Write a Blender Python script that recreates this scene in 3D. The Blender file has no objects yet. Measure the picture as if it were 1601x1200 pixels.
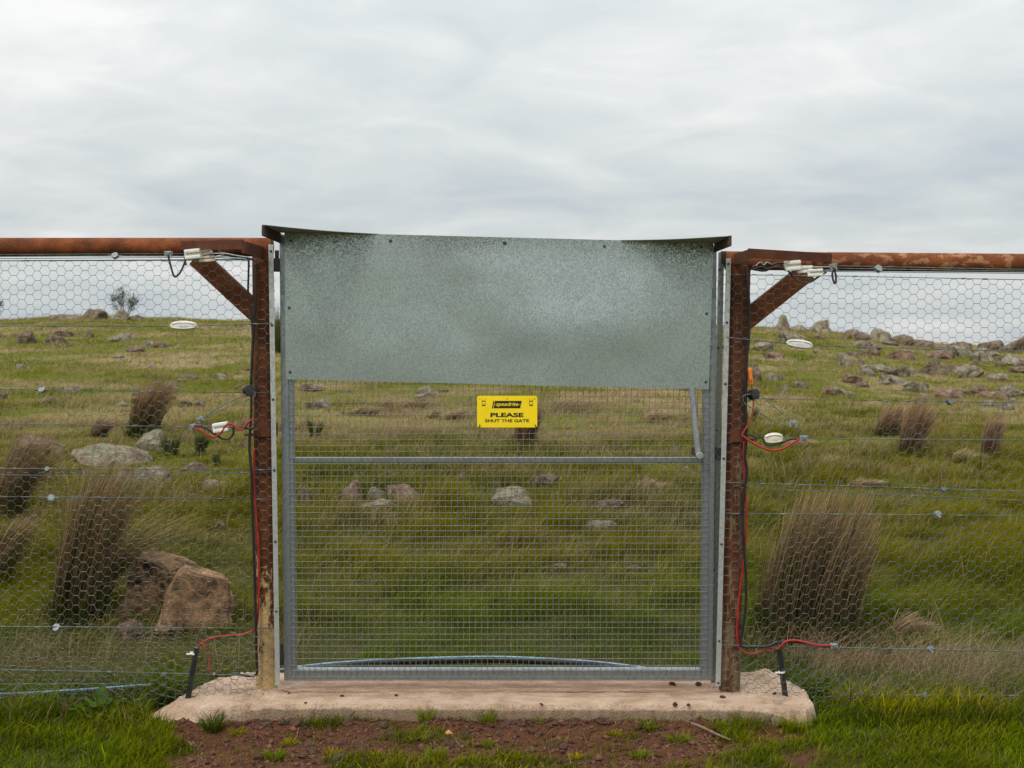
import bpy, bmesh, math, random
import numpy as np
from mathutils import Vector, Matrix

random.seed(7); RNG = np.random.default_rng(7)
scene = bpy.context.scene
COL = scene.collection
R = math.radians

# ------------------------------------------------------------------ camera
TILT = math.atan(118/2000.0)
CAM = Vector((0.0, -5.3, 1.6))
cd = bpy.data.cameras.new('camera'); cam = bpy.data.objects.new('camera', cd); COL.objects.link(cam)
cd.sensor_width = 36; cd.lens = 2000/1601*36; cd.clip_start = .05; cd.clip_end = 3000
cam.location = CAM; cam.rotation_euler = (math.pi/2-TILT, 0, 0)
cd.dof.use_dof = True; cd.dof.focus_distance = 5.3; cd.dof.aperture_fstop = 6.3
scene.camera = cam
scene.view_settings.view_transform = 'Standard'; scene.view_settings.look = 'None'
scene.view_settings.exposure = 0.12; scene.view_settings.gamma = 1.0

# ------------------------------------------------------------------ world: overcast sky
SUN_EL, SUN_AZ = R(48), R(-145)          # azimuth from +Y towards +X
w = bpy.data.worlds.new('World'); scene.world = w; w.use_nodes = True
nt = w.node_tree; nt.nodes.clear()
def N(nt, t, **k):
    n = nt.nodes.new(t)
    for a, b in k.items():
        if a.startswith('in_'):
            key = a[3:]; key = int(key) if key.isdigit() else key.replace('_', ' ')
            n.inputs[key].default_value = b
        else: setattr(n, a, b)
    return n
def ramp(nt, stops, interp='LINEAR'):
    r = nt.nodes.new('ShaderNodeValToRGB'); e = r.color_ramp.elements; r.color_ramp.interpolation = interp
    while len(e) < len(stops): e.new(.5)
    for i, (p, c) in enumerate(stops):
        e[i].position = p; e[i].color = (*c, 1) if not isinstance(c, (int, float)) else (c, c, c, 1)
    return r
L = nt.links.new
sky = N(nt, 'ShaderNodeTexSky', sky_type='NISHITA', sun_disc=False, sun_elevation=SUN_EL, sun_rotation=SUN_AZ)
tc = N(nt, 'ShaderNodeTexCoord'); sp = N(nt, 'ShaderNodeSeparateXYZ'); L(tc.outputs['Generated'], sp.inputs[0])
mz = N(nt, 'ShaderNodeMath', operation='MAXIMUM', in_1=-0.02); L(sp.outputs['Z'], mz.inputs[0])
az = N(nt, 'ShaderNodeMath', operation='ADD', in_1=0.22); L(mz.outputs[0], az.inputs[0])
dx = N(nt, 'ShaderNodeMath', operation='DIVIDE'); L(sp.outputs['X'], dx.inputs[0]); L(az.outputs[0], dx.inputs[1])
dy = N(nt, 'ShaderNodeMath', operation='DIVIDE'); L(sp.outputs['Y'], dy.inputs[0]); L(az.outputs[0], dy.inputs[1])
cb = N(nt, 'ShaderNodeCombineXYZ'); L(dx.outputs[0], cb.inputs[0]); L(dy.outputs[0], cb.inputs[1])
mp = N(nt, 'ShaderNodeMapping'); mp.inputs['Scale'].default_value = (1.0, 1.15, 1); mp.inputs['Rotation'].default_value = (0, 0, R(-32))
mp.inputs['Location'].default_value = (3.1, 1.7, 0); L(cb.outputs[0], mp.inputs['Vector'])
n1 = N(nt, 'ShaderNodeTexNoise', in_Scale=0.95, in_Detail=5.0, in_Roughness=.5, in_Distortion=.35); L(mp.outputs[0], n1.inputs['Vector'])
n2 = N(nt, 'ShaderNodeTexNoise', in_Scale=3.4, in_Detail=5.0, in_Roughness=.55, in_Distortion=.6); L(mp.outputs[0], n2.inputs['Vector'])
mxn = N(nt, 'ShaderNodeMath', operation='MULTIPLY_ADD', in_1=.46, in_2=-.23); L(n2.outputs[0], mxn.inputs[0])
adn = N(nt, 'ShaderNodeMath', operation='ADD'); L(n1.outputs[0], adn.inputs[0]); L(mxn.outputs[0], adn.inputs[1])
el = N(nt, 'ShaderNodeMath', operation='MULTIPLY_ADD', in_1=.2, in_2=-.02); L(mz.outputs[0], el.inputs[0])
ad2 = N(nt, 'ShaderNodeMath', operation='ADD'); L(adn.outputs[0], ad2.inputs[0]); L(el.outputs[0], ad2.inputs[1])
cr = ramp(nt, [(.28, (.53, .59, .63)), (.45, (.64, .685, .70)), (.56, (.72, .745, .745)), (.68, (.84, .845, .835)), (.95, (.92, .92, .90))])
L(ad2.outputs[0], cr.inputs[0])
bg1 = N(nt, 'ShaderNodeBackground', in_Strength=.08); L(sky.outputs[0], bg1.inputs[0])
bg2 = N(nt, 'ShaderNodeBackground', in_Strength=1.0); cie = N(nt, 'ShaderNodeMath', operation='MULTIPLY_ADD', in_1=1.0, in_2=.865); L(mz.outputs[0], cie.inputs[0])   # overcast sky brightens towards the zenith
vm = N(nt, 'ShaderNodeVectorMath', operation='SCALE'); L(cr.outputs[0], vm.inputs[0]); L(cie.outputs[0], vm.inputs['Scale']); L(vm.outputs[0], bg2.inputs[0])
ms = N(nt, 'ShaderNodeMixShader', in_0=.95); L(bg1.outputs[0], ms.inputs[1]); L(bg2.outputs[0], ms.inputs[2])
wo = N(nt, 'ShaderNodeOutputWorld'); L(ms.outputs[0], wo.inputs[0])

sd = bpy.data.lights.new('sun', 'SUN'); sd.energy = 1.5; sd.angle = R(16); sd.color = (1, .95, .87)
so = bpy.data.objects.new('sun', sd); COL.objects.link(so)
sdir = Vector((math.sin(SUN_AZ)*math.cos(SUN_EL), math.cos(SUN_AZ)*math.cos(SUN_EL), math.sin(SUN_EL)))
so.rotation_euler = (-sdir).to_track_quat('-Z', 'Y').to_euler(); so.location = sdir*30

# ------------------------------------------------------------------ helpers: photo pixel -> world
FW = Vector((0, math.cos(TILT), -math.sin(TILT))); UP = Vector((0, math.sin(TILT), math.cos(TILT)))
def ray(px, py): return FW + Vector((1, 0, 0))*((px-800.5)/2000) + UP*(-(py-600)/2000)
def PY(px, py, Y=0.0):
    d = ray(px, py); return CAM + d*((Y-CAM.y)/d.y)
def PZ(px, py, Z=0.0):
    d = ray(px, py); return CAM + d*((Z-CAM.z)/d.z)

# ------------------------------------------------------------------ numpy noise
_perm = np.random.default_rng(3).random(4096)
def vnoise(x, y, z=0.0):
    x, y, z = np.broadcast_arrays(np.asarray(x, float), np.asarray(y, float), np.asarray(z, float))
    xi = np.floor(x).astype(np.int64); yi = np.floor(y).astype(np.int64); zi = np.floor(z).astype(np.int64)
    fx, fy, fz = x-xi, y-yi, z-zi
    fx = fx*fx*(3-2*fx); fy = fy*fy*(3-2*fy); fz = fz*fz*(3-2*fz)
    def h(a, b, c): return _perm[((a*73856093) ^ (b*19349663) ^ (c*83492791)) & 4095]
    def lp(a, b, t): return a+(b-a)*t
    r0 = lp(lp(h(xi, yi, zi), h(xi+1, yi, zi), fx), lp(h(xi, yi+1, zi), h(xi+1, yi+1, zi), fx), fy)
    r1 = lp(lp(h(xi, yi, zi+1), h(xi+1, yi, zi+1), fx), lp(h(xi, yi+1, zi+1), h(xi+1, yi+1, zi+1), fx), fy)
    return lp(r0, r1, fz)
def fbm(x, y, z=0.0, o=4):
    s = 0; a = .5; t = 0; f = 1
    for k in range(o):
        s = s + a*vnoise(np.asarray(x)*f+k*17.3, np.asarray(y)*f+k*9.1, np.asarray(z)*f); t += a; a *= .5; f *= 2.03
    return s/t
def sstep(a, b, x):
    t = np.clip((np.asarray(x, float)-a)/(b-a), 0, 1); return t*t*(3-2*t)

# ------------------------------------------------------------------ object helpers
ORG = {}
def tag(o, label=None, cat=None, group=None, kind=None):
    if label: o['label'] = label
    if cat: o['category'] = cat
    if group: o['group'] = group
    if kind: o['kind'] = kind
    return o
def thing(name, loc, label, cat, group=None):
    o = bpy.data.objects.new(name, None); COL.objects.link(o); o.location = loc; o.empty_display_size = .05
    ORG[o.name] = Vector(loc); return tag(o, label, cat, group)
def link(name, me, mat, parent=None, smooth=False):
    o = bpy.data.objects.new(name, me); COL.objects.link(o)
    if mat and not me.materials: me.materials.append(mat)
    if parent:
        o.parent = parent
        me.transform(Matrix.Translation(-ORG[parent.name])); ORG[o.name] = ORG[parent.name]
    else: ORG[o.name] = Vector((0, 0, 0))
    if smooth: me.shade_smooth()
    return o
class MB:
    def __init__(s): s.v = []; s.f = []
    def add(s, v, f):
        b = len(s.v); s.v += [tuple(p) for p in v]; s.f += [tuple(i+b for i in q) for q in f]; return s
    def box(s, c, d, rot=None):
        c = Vector(c); m = rot or Matrix.Identity(3)
        v = [c + m @ Vector((sx*d[0]/2, sy*d[1]/2, sz*d[2]/2)) for sx in (-1, 1) for sy in (-1, 1) for sz in (-1, 1)]
        return s.add(v, [(0, 1, 3, 2), (4, 6, 7, 5), (0, 4, 5, 1), (2, 3, 7, 6), (0, 2, 6, 4), (1, 5, 7, 3)])
    def hexa(s, v):  # 8 corners: 4 bottom ring, 4 top ring
        return s.add(v, [(3, 2, 1, 0), (4, 5, 6, 7), (0, 1, 5, 4), (1, 2, 6, 5), (2, 3, 7, 6), (3, 0, 4, 7)])
    def bar(s, a, b, wdt, dep, side=(0, 1, 0)):  # rectangular bar from a to b; dep along 'side'
        a, b = Vector(a), Vector(b); t = (b-a).normalized(); y = Vector(side); y = (y-t*y.dot(t)).normalized(); x = y.cross(t)
        v = [p + x*sx*wdt/2 + y*sy*dep/2 for p in (a, b) for sx, sy in ((-1, -1), (1, -1), (1, 1), (-1, 1))]
        return s.hexa(v)
    def tube(s, pts, r, n=8, smooth=True, seg=6, cap=True):
        pts = [Vector(p) for p in pts]
        if smooth and len(pts) > 2: pts = catmull(pts, seg)
        rs = r if isinstance(r, (list, tuple)) else [r]*len(pts)
        if len(rs) != len(pts): rs = list(np.interp(np.linspace(0, 1, len(pts)), np.linspace(0, 1, len(rs)), rs))
        t0 = (pts[1]-pts[0]).normalized(); u = t0.orthogonal().normalized(); V = []
        for i, p in enumerate(pts):
            t = (pts[min(i+1, len(pts)-1)]-pts[max(i-1, 0)]).normalized()
            u = (u-t*u.dot(t)).normalized(); q = t.cross(u)
            V += [p + (u*math.cos(k*2*math.pi/n)+q*math.sin(k*2*math.pi/n))*rs[i] for k in range(n)]
        F = [(i*n+k, i*n+(k+1) % n, (i+1)*n+(k+1) % n, (i+1)*n+k) for i in range(len(pts)-1) for k in range(n)]
        if cap: F += [tuple(range(n-1, -1, -1)), tuple(range((len(pts)-1)*n, len(pts)*n))]
        return s.add(V, F)
    def lathe(s, c, axis, prof, n=16, flat=None):  # prof: (dist along axis, radius); flat=(dir,factor)
        c = Vector(c); a = Vector(axis).normalized()
        u = (Vector(flat[0]) if flat else a.orthogonal()); u = (u-a*u.dot(a)).normalized(); q = a.cross(u); fl = flat[1] if flat else 1
        V = [c+a*h+(u*math.cos(k*2*math.pi/n)*fl+q*math.sin(k*2*math.pi/n))*r for h, r in prof for k in range(n)]
        F = [(i*n+k, i*n+(k+1) % n, (i+1)*n+(k+1) % n, (i+1)*n+k) for i in range(len(prof)-1) for k in range(n)]
        F += [tuple(range(n-1, -1, -1)), tuple(range((len(prof)-1)*n, len(prof)*n))]
        return s.add(V, F)
    def build(s, name, mat, parent=None, smooth=False, bevel=0):
        me = bpy.data.meshes.new(name); me.from_pydata(s.v, [], s.f); me.validate()
        bm = bmesh.new(); bm.from_mesh(me); bmesh.ops.recalc_face_normals(bm, faces=bm.faces)
        if bevel: bmesh.ops.bevel(bm, geom=bm.edges[:], offset=bevel, segments=2, affect='EDGES', profile=.6)
        bm.to_mesh(me); bm.free()
        o = link(name, me, mat, parent)
        if smooth: me.shade_smooth() if smooth is True else me.set_sharp_from_angle(angle=R(smooth))
        if smooth and smooth is not True:
            me.shade_smooth(); me.set_sharp_from_angle(angle=R(smooth))
        return o
def catmull(P, seg=6):
    out = []; n = len(P)
    for i in range(n-1):
        p0, p1, p2, p3 = P[max(i-1, 0)], P[i], P[i+1], P[min(i+2, n-1)]
        for k in range(seg):
            t = k/seg; out.append(.5*((2*p1)+(p2-p0)*t+(2*p0-5*p1+4*p2-p3)*t*t+(3*p1-p0-3*p2+p3)*t**3))
    return out+[P[-1]]
def np_mesh(name, V, F, mat, col=None, parent=None, smooth=False):
    """V (n,3), F (m,3|4) arrays"""
    me = bpy.data.meshes.new(name); k = F.shape[1]
    me.vertices.add(len(V)); me.vertices.foreach_set('co', np.ascontiguousarray(V, np.float32).ravel())
    me.loops.add(F.size); me.loops.foreach_set('vertex_index', np.ascontiguousarray(F, np.int32).ravel())
    me.polygons.add(len(F)); me.polygons.foreach_set('loop_start', np.arange(0, F.size, k, dtype=np.int32))
    me.update(calc_edges=True)
    if col is not None:
        a = me.color_attributes.new('Col', 'FLOAT_COLOR', 'POINT')
        c4 = np.ones((len(V), 4), np.float32); c4[:, :3] = col; a.data.foreach_set('color', c4.ravel())
    return link(name, me, mat, parent, smooth)

# ------------------------------------------------------------------ materials
def new_mat(name):
    m = bpy.data.materials.new(name); m.use_nodes = True; t = m.node_tree
    return m, t, t.nodes['Principled BSDF'], t.links.new
def plain(name, col, rough=.5, metal=0.0, spec=.5, var=.12, scale=40, bump=0.0):
    m, t, b, l = new_mat(name)
    g = N(t, 'ShaderNodeNewGeometry'); n = N(t, 'ShaderNodeTexNoise', in_Scale=scale, in_Detail=4.0); l(g.outputs['Position'], n.inputs['Vector'])
    c0 = tuple(x*(1-var*1.6) for x in col); c1 = tuple(min(1, x*(1+var*1.6)) for x in col)
    r = ramp(t, [(.3, c0), (.7, c1)]); l(n.outputs[0], r.inputs[0]); l(r.outputs[0], b.inputs['Base Color'])
    b.inputs['Roughness'].default_value = rough; b.inputs['Metallic'].default_value = metal; b.inputs['Specular IOR Level'].default_value = spec
    if bump:
        bp = N(t, 'ShaderNodeBump', in_Strength=bump, in_Distance=.004); l(n.outputs[0], bp.inputs['Height']); l(bp.outputs[0], b.inputs['Normal'])
    return m
def rust(name, dark=(.030, .009, .003), mid=(.100, .028, .007), light=(.20, .066, .018), paint=None):
    m, t, b, l = new_mat(name); g = N(t, 'ShaderNodeNewGeometry')
    n = N(t, 'ShaderNodeTexNoise', in_Scale=9.0, in_Detail=8.0, in_Roughness=.7); l(g.outputs['Position'], n.inputs['Vector'])
    n3 = N(t, 'ShaderNodeTexNoise', in_Scale=190.0, in_Detail=3.0); l(g.outputs['Position'], n3.inputs['Vector'])
    mx = N(t, 'ShaderNodeMath', operation='MULTIPLY_ADD', in_1=.35, in_2=-.17); l(n3.outputs[0], mx.inputs[0])
    ad = N(t, 'ShaderNodeMath', operation='ADD'); l(n.outputs[0], ad.inputs[0]); l(mx.outputs[0], ad.inputs[1])
    r = ramp(t, [(.3, dark), (.52, mid), (.75, light)]); l(ad.outputs[0], r.inputs[0]); out = r.outputs[0]
    b.inputs['Roughness'].default_value = .82; b.inputs['Specular IOR Level'].default_value = .3
    if paint:   # (paint colour, scale vec, zlo, zhi, threshold): flaking old paint
        pc, sc, zlo, zhi, thr = paint
        mp = N(t, 'ShaderNodeMapping'); mp.inputs['Scale'].default_value = sc; l(g.outputs['Position'], mp.inputs['Vector'])
        pn = N(t, 'ShaderNodeTexNoise', in_Scale=1.0, in_Detail=7.0, in_Roughness=.65); l(mp.outputs[0], pn.inputs['Vector'])
        s = N(t, 'ShaderNodeSeparateXYZ'); l(g.outputs['Position'], s.inputs[0])
        mr = N(t, 'ShaderNodeMapRange', in_1=zlo, in_2=zhi, in_3=.22, in_4=-.3); l(s.outputs['Z'], mr.inputs[0])
        a2 = N(t, 'ShaderNodeMath', operation='ADD'); l(pn.outputs[0], a2.inputs[0]); l(mr.outputs[0], a2.inputs[1])
        pr = ramp(t, [(thr-.02, 0.0), (thr+.02, 1.0)]); l(a2.outputs[0], pr.inputs[0])
        pcr = ramp(t, [(.35, tuple(x*.62 for x in pc)), (.6, pc)]); l(n.outputs[0], pcr.inputs[0])
        mc = N(t, 'ShaderNodeMix', data_type='RGBA'); l(pr.outputs[0], mc.inputs[0]); l(out, mc.inputs[6]); l(pcr.outputs[0], mc.inputs[7]); out = mc.outputs[2]
    l(out, b.inputs['Base Color'])
    bp = N(t, 'ShaderNodeBump', in_Strength=.5, in_Distance=.002); l(ad.outputs[0], bp.inputs['Height']); l(bp.outputs[0], b.inputs['Normal'])
    return m
def galv(name, c0, c1, rough=.5, metal=.85, scale=320, speckle=0.0, blotch=.6):
    m, t, b, l = new_mat(name); g = N(t, 'ShaderNodeNewGeometry')
    mp = N(t, 'ShaderNodeMapping'); mp.inputs['Scale'].default_value = (1, 1, .62); l(g.outputs['Position'], mp.inputs['Vector'])
    v = N(t, 'ShaderNodeTexVoronoi', in_Scale=scale); l(mp.outputs[0], v.inputs['Vector'])
    sx = N(t, 'ShaderNodeSeparateColor'); l(v.outputs['Color'], sx.inputs[0])
    n = N(t, 'ShaderNodeTexNoise', in_Scale=5.0, in_Detail=7.0, in_Roughness=.6); l(g.outputs['Position'], n.inputs['Vector'])
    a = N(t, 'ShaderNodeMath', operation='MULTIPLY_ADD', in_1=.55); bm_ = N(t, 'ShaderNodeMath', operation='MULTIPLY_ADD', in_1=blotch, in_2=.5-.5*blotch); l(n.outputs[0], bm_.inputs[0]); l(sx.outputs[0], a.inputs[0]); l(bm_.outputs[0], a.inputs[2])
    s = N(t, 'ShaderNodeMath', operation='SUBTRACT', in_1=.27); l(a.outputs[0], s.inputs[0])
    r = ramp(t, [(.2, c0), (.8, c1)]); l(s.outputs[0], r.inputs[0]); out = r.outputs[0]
    rr = ramp(t, [(.2, rough+.12), (.8, rough-.1)]); l(s.outputs[0], rr.inputs[0]); l(rr.outputs[0], b.inputs['Roughness'])
    b.inputs['Metallic'].default_value = metal
    if speckle:   # darker matt specks, thicker along the upper edge of the sheet
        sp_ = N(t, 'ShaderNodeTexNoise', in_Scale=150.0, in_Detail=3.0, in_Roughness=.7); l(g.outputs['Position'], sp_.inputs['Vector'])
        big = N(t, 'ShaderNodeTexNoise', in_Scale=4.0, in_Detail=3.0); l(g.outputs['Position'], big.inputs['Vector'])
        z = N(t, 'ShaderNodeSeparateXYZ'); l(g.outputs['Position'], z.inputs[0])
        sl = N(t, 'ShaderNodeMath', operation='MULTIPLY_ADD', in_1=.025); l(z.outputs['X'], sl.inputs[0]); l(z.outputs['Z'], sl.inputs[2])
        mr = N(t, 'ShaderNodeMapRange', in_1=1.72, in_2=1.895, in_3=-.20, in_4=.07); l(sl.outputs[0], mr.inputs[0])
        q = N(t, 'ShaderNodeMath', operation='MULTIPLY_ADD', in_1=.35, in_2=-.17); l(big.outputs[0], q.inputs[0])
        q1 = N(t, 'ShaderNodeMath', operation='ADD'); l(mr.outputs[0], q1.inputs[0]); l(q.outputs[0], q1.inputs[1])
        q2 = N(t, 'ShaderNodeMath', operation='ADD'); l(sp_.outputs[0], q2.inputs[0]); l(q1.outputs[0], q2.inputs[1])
        sr = ramp(t, [(.53, 0.0), (.62, speckle)]); l(q2.outputs[0], sr.inputs[0])
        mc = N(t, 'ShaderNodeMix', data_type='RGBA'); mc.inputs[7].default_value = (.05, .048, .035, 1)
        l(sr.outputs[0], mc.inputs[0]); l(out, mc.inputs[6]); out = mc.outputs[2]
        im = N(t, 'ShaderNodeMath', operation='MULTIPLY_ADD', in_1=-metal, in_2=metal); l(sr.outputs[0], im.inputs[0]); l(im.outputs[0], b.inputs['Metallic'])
    l(out, b.inputs['Base Color'])
    return m
def leafmat(name, trans=.35, rough=.6):
    m, t, b, l = new_mat(name)
    a = N(t, 'ShaderNodeVertexColor', layer_name='Col'); l(a.outputs[0], b.inputs['Base Color'])
    b.inputs['Roughness'].default_value = rough; b.inputs['Specular IOR Level'].default_value = .03
    tr = N(t, 'ShaderNodeBsdfTranslucent'); l(a.outputs[0], tr.inputs[0])
    mx = N(t, 'ShaderNodeMixShader', in_0=trans); l(b.outputs[0], mx.inputs[1]); l(tr.outputs[0], mx.inputs[2])
    l(mx.outputs[0], t.nodes['Material Output'].inputs[0]); return m

M = {}
M['rust'] = rust('rusty_steel')
M['rust_rail'] = rust('rusty_pipe', dark=(.055, .016, .005), mid=(.165, .044, .010), light=(.29, .095, .026))
M['rust_rail_pale'] = rust('rusty_pipe_worn_paint', dark=(.07, .021, .007), mid=(.165, .046, .012), light=(.27, .095, .028), paint=((.36, .165, .075), (16, 30, 26), 0.0, 5.0, .58))
M['rust_cream'] = rust('rusty_post_cream_paint', paint=((.52, .35, .15), (22, 22, 9), .05, 1.1, .55))
M['rust_streak'] = rust('rusty_post_streaks', dark=(.035, .012, .006), mid=(.085, .026, .01), light=(.15, .06, .025), paint=((.17, .12, .06), (34, 34, 6), -1.0, 4.0, .60))
M['rust_plain'] = rust('rusty_flat_bar', dark=(.06, .018, .008), mid=(.10, .032, .013), light=(.14, .05, .02))
M['rust_dark'] = rust('dull_brown_steel', dark=(.03, .022, .018), mid=(.06, .042, .034), light=(.10, .07, .055))
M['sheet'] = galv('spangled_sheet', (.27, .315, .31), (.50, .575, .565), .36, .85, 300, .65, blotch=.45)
M['frame'] = galv('zinc_frame', (.21, .235, .25), (.33, .36, .375), .45, .8, 90)
M['strip'] = galv('zinc_strip', (.38, .40, .39), (.6, .62, .6), .5, .7, 120)
M['jamb'] = galv('zinc_jamb', (.20, .225, .21), (.34, .37, .35), .38, .9, 80)
M['wire'] = galv('zinc_wire', (.15, .155, .145), (.27, .28, .26), .55, .5, 200)
M['netwire'] = galv('netting_wire', (.09, .105, .098), (.19, .21, .20), .6, .45, 60)
M['linewire'] = galv('line_wire', (.085, .115, .11), (.16, .20, .195), .6, .4, 60)
M['clamp'] = galv('cast_clamp', (.24, .255, .265), (.42, .44, .45), .5, .5, 200)
M['hoodsheet'] = galv('hood_sheet', (.30, .29, .24), (.45, .44, .38), .5, .7, 200)
M['drum'] = plain('cast_zinc', (.24, .26, .27), .6, .3, var=.25, scale=120)
M['bolt'] = plain('screw_head', (.08, .085, .095), .45, .8, var=.2, scale=200)
M['hinge'] = plain('hinge_black', (.03, .03, .03), .6, .2, var=.2)
M['white'] = plain('white_plastic', (.72, .71, .66), .4, var=.06, scale=60)
M['ivory'] = plain('ivory_plastic', (.66, .62, .50), .4, var=.06, scale=60)
M['black'] = plain('black_insulation', (.012, .012, .013), .45, var=.2)
M['browncable'] = plain('weathered_dark_cable', (.035, .028, .025), .6, var=.25)
M['red'] = plain('red_insulation', (.34, .014, .010), .5, var=.15)
M['redbrown'] = plain('faded_red_insulation', (.30, .045, .022), .55, var=.3, scale=90)
M['orange'] = plain('orange_plastic', (.75, .20, .015), .45, var=.08)
M['yellow'] = plain('yellow_sign', (.92, .68, .003), .4, var=.03, scale=12)
M['ink'] = plain('black_ink', (.012, .012, .012), .5, var=.1)
M['tie'] = plain('white_tie', (.75, .75, .72), .4, var=.05)
M['pipe_black'] = plain('black_polypipe', (.018, .019, .021), .35, var=.3, scale=25)
M['pipe_blue'] = plain('blue_stripe', (.20, .36, .44), .4, var=.25, scale=30)
M['twig'] = plain('dry_twig', (.20, .13, .08), .8, var=.3, scale=60, bump=.4)
M['grass'] = leafmat('grass_blades'); M['rush'] = leafmat('rush_stems', .15, .7); M['leaf'] = leafmat('weed_leaves', .25, .45)
M['stem'] = plain('bark', (.07, .05, .035), .9, var=.3)
def rockmat(name, base, dark, lichen, lth, sc=3.2, bump=.9):
    m, t, b, l = new_mat(name); g = N(t, 'ShaderNodeTexCoord')
    n = N(t, 'ShaderNodeTexNoise', in_Scale=sc, in_Detail=9.0, in_Roughness=.68); l(g.outputs['Object'], n.inputs['Vector'])
    n2 = N(t, 'ShaderNodeTexNoise', in_Scale=sc*.7, in_Detail=6.0, in_Roughness=.6, in_Distortion=.8)
    mp = N(t, 'ShaderNodeMapping'); mp.inputs['Location'].default_value = (3.3, 8.1, 1.2); l(g.outputs['Object'], mp.inputs['Vector']); l(mp.outputs[0], n2.inputs['Vector'])
    r = ramp(t, [(.36, dark), (.52, base), (.72, tuple(min(1, x*1.5) for x in base))]); l(n.outputs[0], r.inputs[0])
    lr = ramp(t, [(lth, 0.0), (lth+.09, .9)]); l(n2.outputs[0], lr.inputs[0])
    mc = N(t, 'ShaderNodeMix', data_type='RGBA'); mc.inputs[7].default_value = (*lichen, 1); l(lr.outputs[0], mc.inputs[0]); l(r.outputs[0], mc.inputs[6])
    n9 = N(t, 'ShaderNodeTexNoise', in_Scale=sc*5, in_Detail=6.0, in_Roughness=.7); l(g.outputs['Object'], n9.inputs['Vector'])
    r9 = ramp(t, [(.34, .55), (.5, 1.0), (.7, 1.25)]); l(n9.outputs[0], r9.inputs[0])
    m9 = N(t, 'ShaderNodeMix', data_type='RGBA', blend_type='MULTIPLY', in_0=1.0); l(mc.outputs[2], m9.inputs[6]); l(r9.outputs[0], m9.inputs[7])
    l(m9.outputs[2], b.inputs['Base Color']); b.inputs['Roughness'].default_value = .9; b.inputs['Specular IOR Level'].default_value = .2
    bp = N(t, 'ShaderNodeBump', in_Strength=bump, in_Distance=.06); l(n.outputs[0], bp.inputs['Height']); l(bp.outputs[0], b.inputs['Normal'])
    return m
M['rock_lichen'] = rockmat('lichen_rock', (.185, .14, .095), (.05, .037, .026), (.275, .26, .18), .47)
M['rock_brown'] = rockmat('brown_rock', (.165, .115, .078), (.042, .029, .02), (.26, .235, .16), .55)
M['rock_red'] = rockmat('reddish_rock', (.20, .122, .083), (.06, .036, .026), (.30, .26, .19), .55)
M['rock_block'] = rockmat('sandstone_block', (.28, .165, .085), (.03, .02, .012), (.50, .35, .23), .56, 9.0, .9)
M['pebble'] = rockmat('red_soil_stone', (.22, .115, .078), (.12, .06, .04), (.28, .17, .13), .6, 3)
M['pebble_grey'] = rockmat('grey_soil_stone', (.20, .14, .105), (.12, .082, .06), (.26, .19, .15), .6, 3)
M['pebble_yellow'] = plain('yellow_stone', (.50, .27, .07), .7, var=.2, scale=60)
M['clod'] = rockmat('dirt_clod', (.17, .092, .058), (.09, .048, .03), (.21, .12, .08), .6, 4)

# ------------------------------------------------------------------ terrain
_cx = np.array([-60, -24, -20, -12, 0, 11, 14.5, 17, 19.5, 24, 60.])
_cz = np.array([1.0, 1.08, 1.22, 1.02, .9, .72, .52, .20, -.12, -.26, -1.0])
def H(x, y, micro=True):
    x = np.asarray(x, float); y = np.asarray(y, float); d = y+5.3
    xr = x*60/np.maximum(d, 22.0)
    zc = np.interp(xr, _cx, _cz)
    t = sstep(13, 62, d)
    z = -.075 + t*(zc+.075)
    z = z - .06*np.maximum(d-62, 0) + .00004*np.maximum(d-62, 0)**2*(d < 500)
    z = z + sstep(8, 25, d)*(fbm(x*.16, y*.16)-.5)*.34*(1-sstep(45, 62, d)*.4)
    near = 1-sstep(9, 16, np.abs(d-5))
    if micro:
        z = z + (fbm(x*1.3+5, y*1.3)-.5)*.07*sstep(5.8, 7, d) + (fbm(x*5, y*5)-.5)*.022*near
        soil = soil_mask(x, y)
        z = z + soil*((fbm(x*22, y*22, o=3)-.5)*.030 - .008 + .024*np.exp(-((y+.25)/.07)**2))
    return z
def soil_mask(x, y):
    n = fbm(x*2.6+3, y*3.2+9)
    xl = -1.16+.4*(n-.5)*4; xr = .78+.45*(n-.5)*4
    m = sstep(xl-.10, xl+.14, x)*(1-sstep(xr-.2, xr+.14, x))*(1-sstep(.2, .3, y))*sstep(-2.2, -1.6, y)
    m = m*(1-.65*sstep(.50, .60, fbm(x*3.7+8, y*4.5+1))*(1-sstep(-.66, -.5, y)))*(1-.6*sstep(.60, .68, fbm(x*4.2+28, y*5+11)))
    m2 = sstep(.60, .70, fbm(x*2.2+31, y*3+2))*sstep(.25, .4, y)*(1-sstep(.75, 1.0, y))*.8
    return np.clip(np.maximum(m, m2), 0, 1)
_T = np.concatenate([np.linspace(3, 12, 500), np.linspace(12, 66, 1100)])
def ghit(px, py):
    d = ray(px, py); x, y, z = CAM.x+d.x*_T, CAM.y+d.y*_T, CAM.z+d.z*_T; below = np.nonzero(z <= H(x, y, False))[0]
    i = below[0] if len(below) else -1
    if y[i] > 51 or i == -1: i = int(np.argmin(np.abs(y-51)))      # nothing hit: the crest of the rise
    return Vector((x[i], y[i], float(H(x[i], y[i]))))
def axis(segs):
    out = [segs[0][0]]
    for a, b, n in segs: out += list(np.linspace(a, b, n+1)[1:])
    return np.array(out)
gx = axis([(-400, -60, 10), (-60, -10, 50), (-10, -3.2, 60), (-3.2, 3.2, 210), (3.2, 10, 60), (10, 60, 50), (60, 400, 10)])
gy = axis([(-300, -30, 9), (-30, -3, 20), (-3, -1.2, 12), (-1.2, .6, 75), (.6, 6, 80), (6, 20, 60), (20, 70, 90), (70, 450, 20)])
GX, GY = np.meshgrid(gx, gy); GZ = H(GX, GY)
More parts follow.
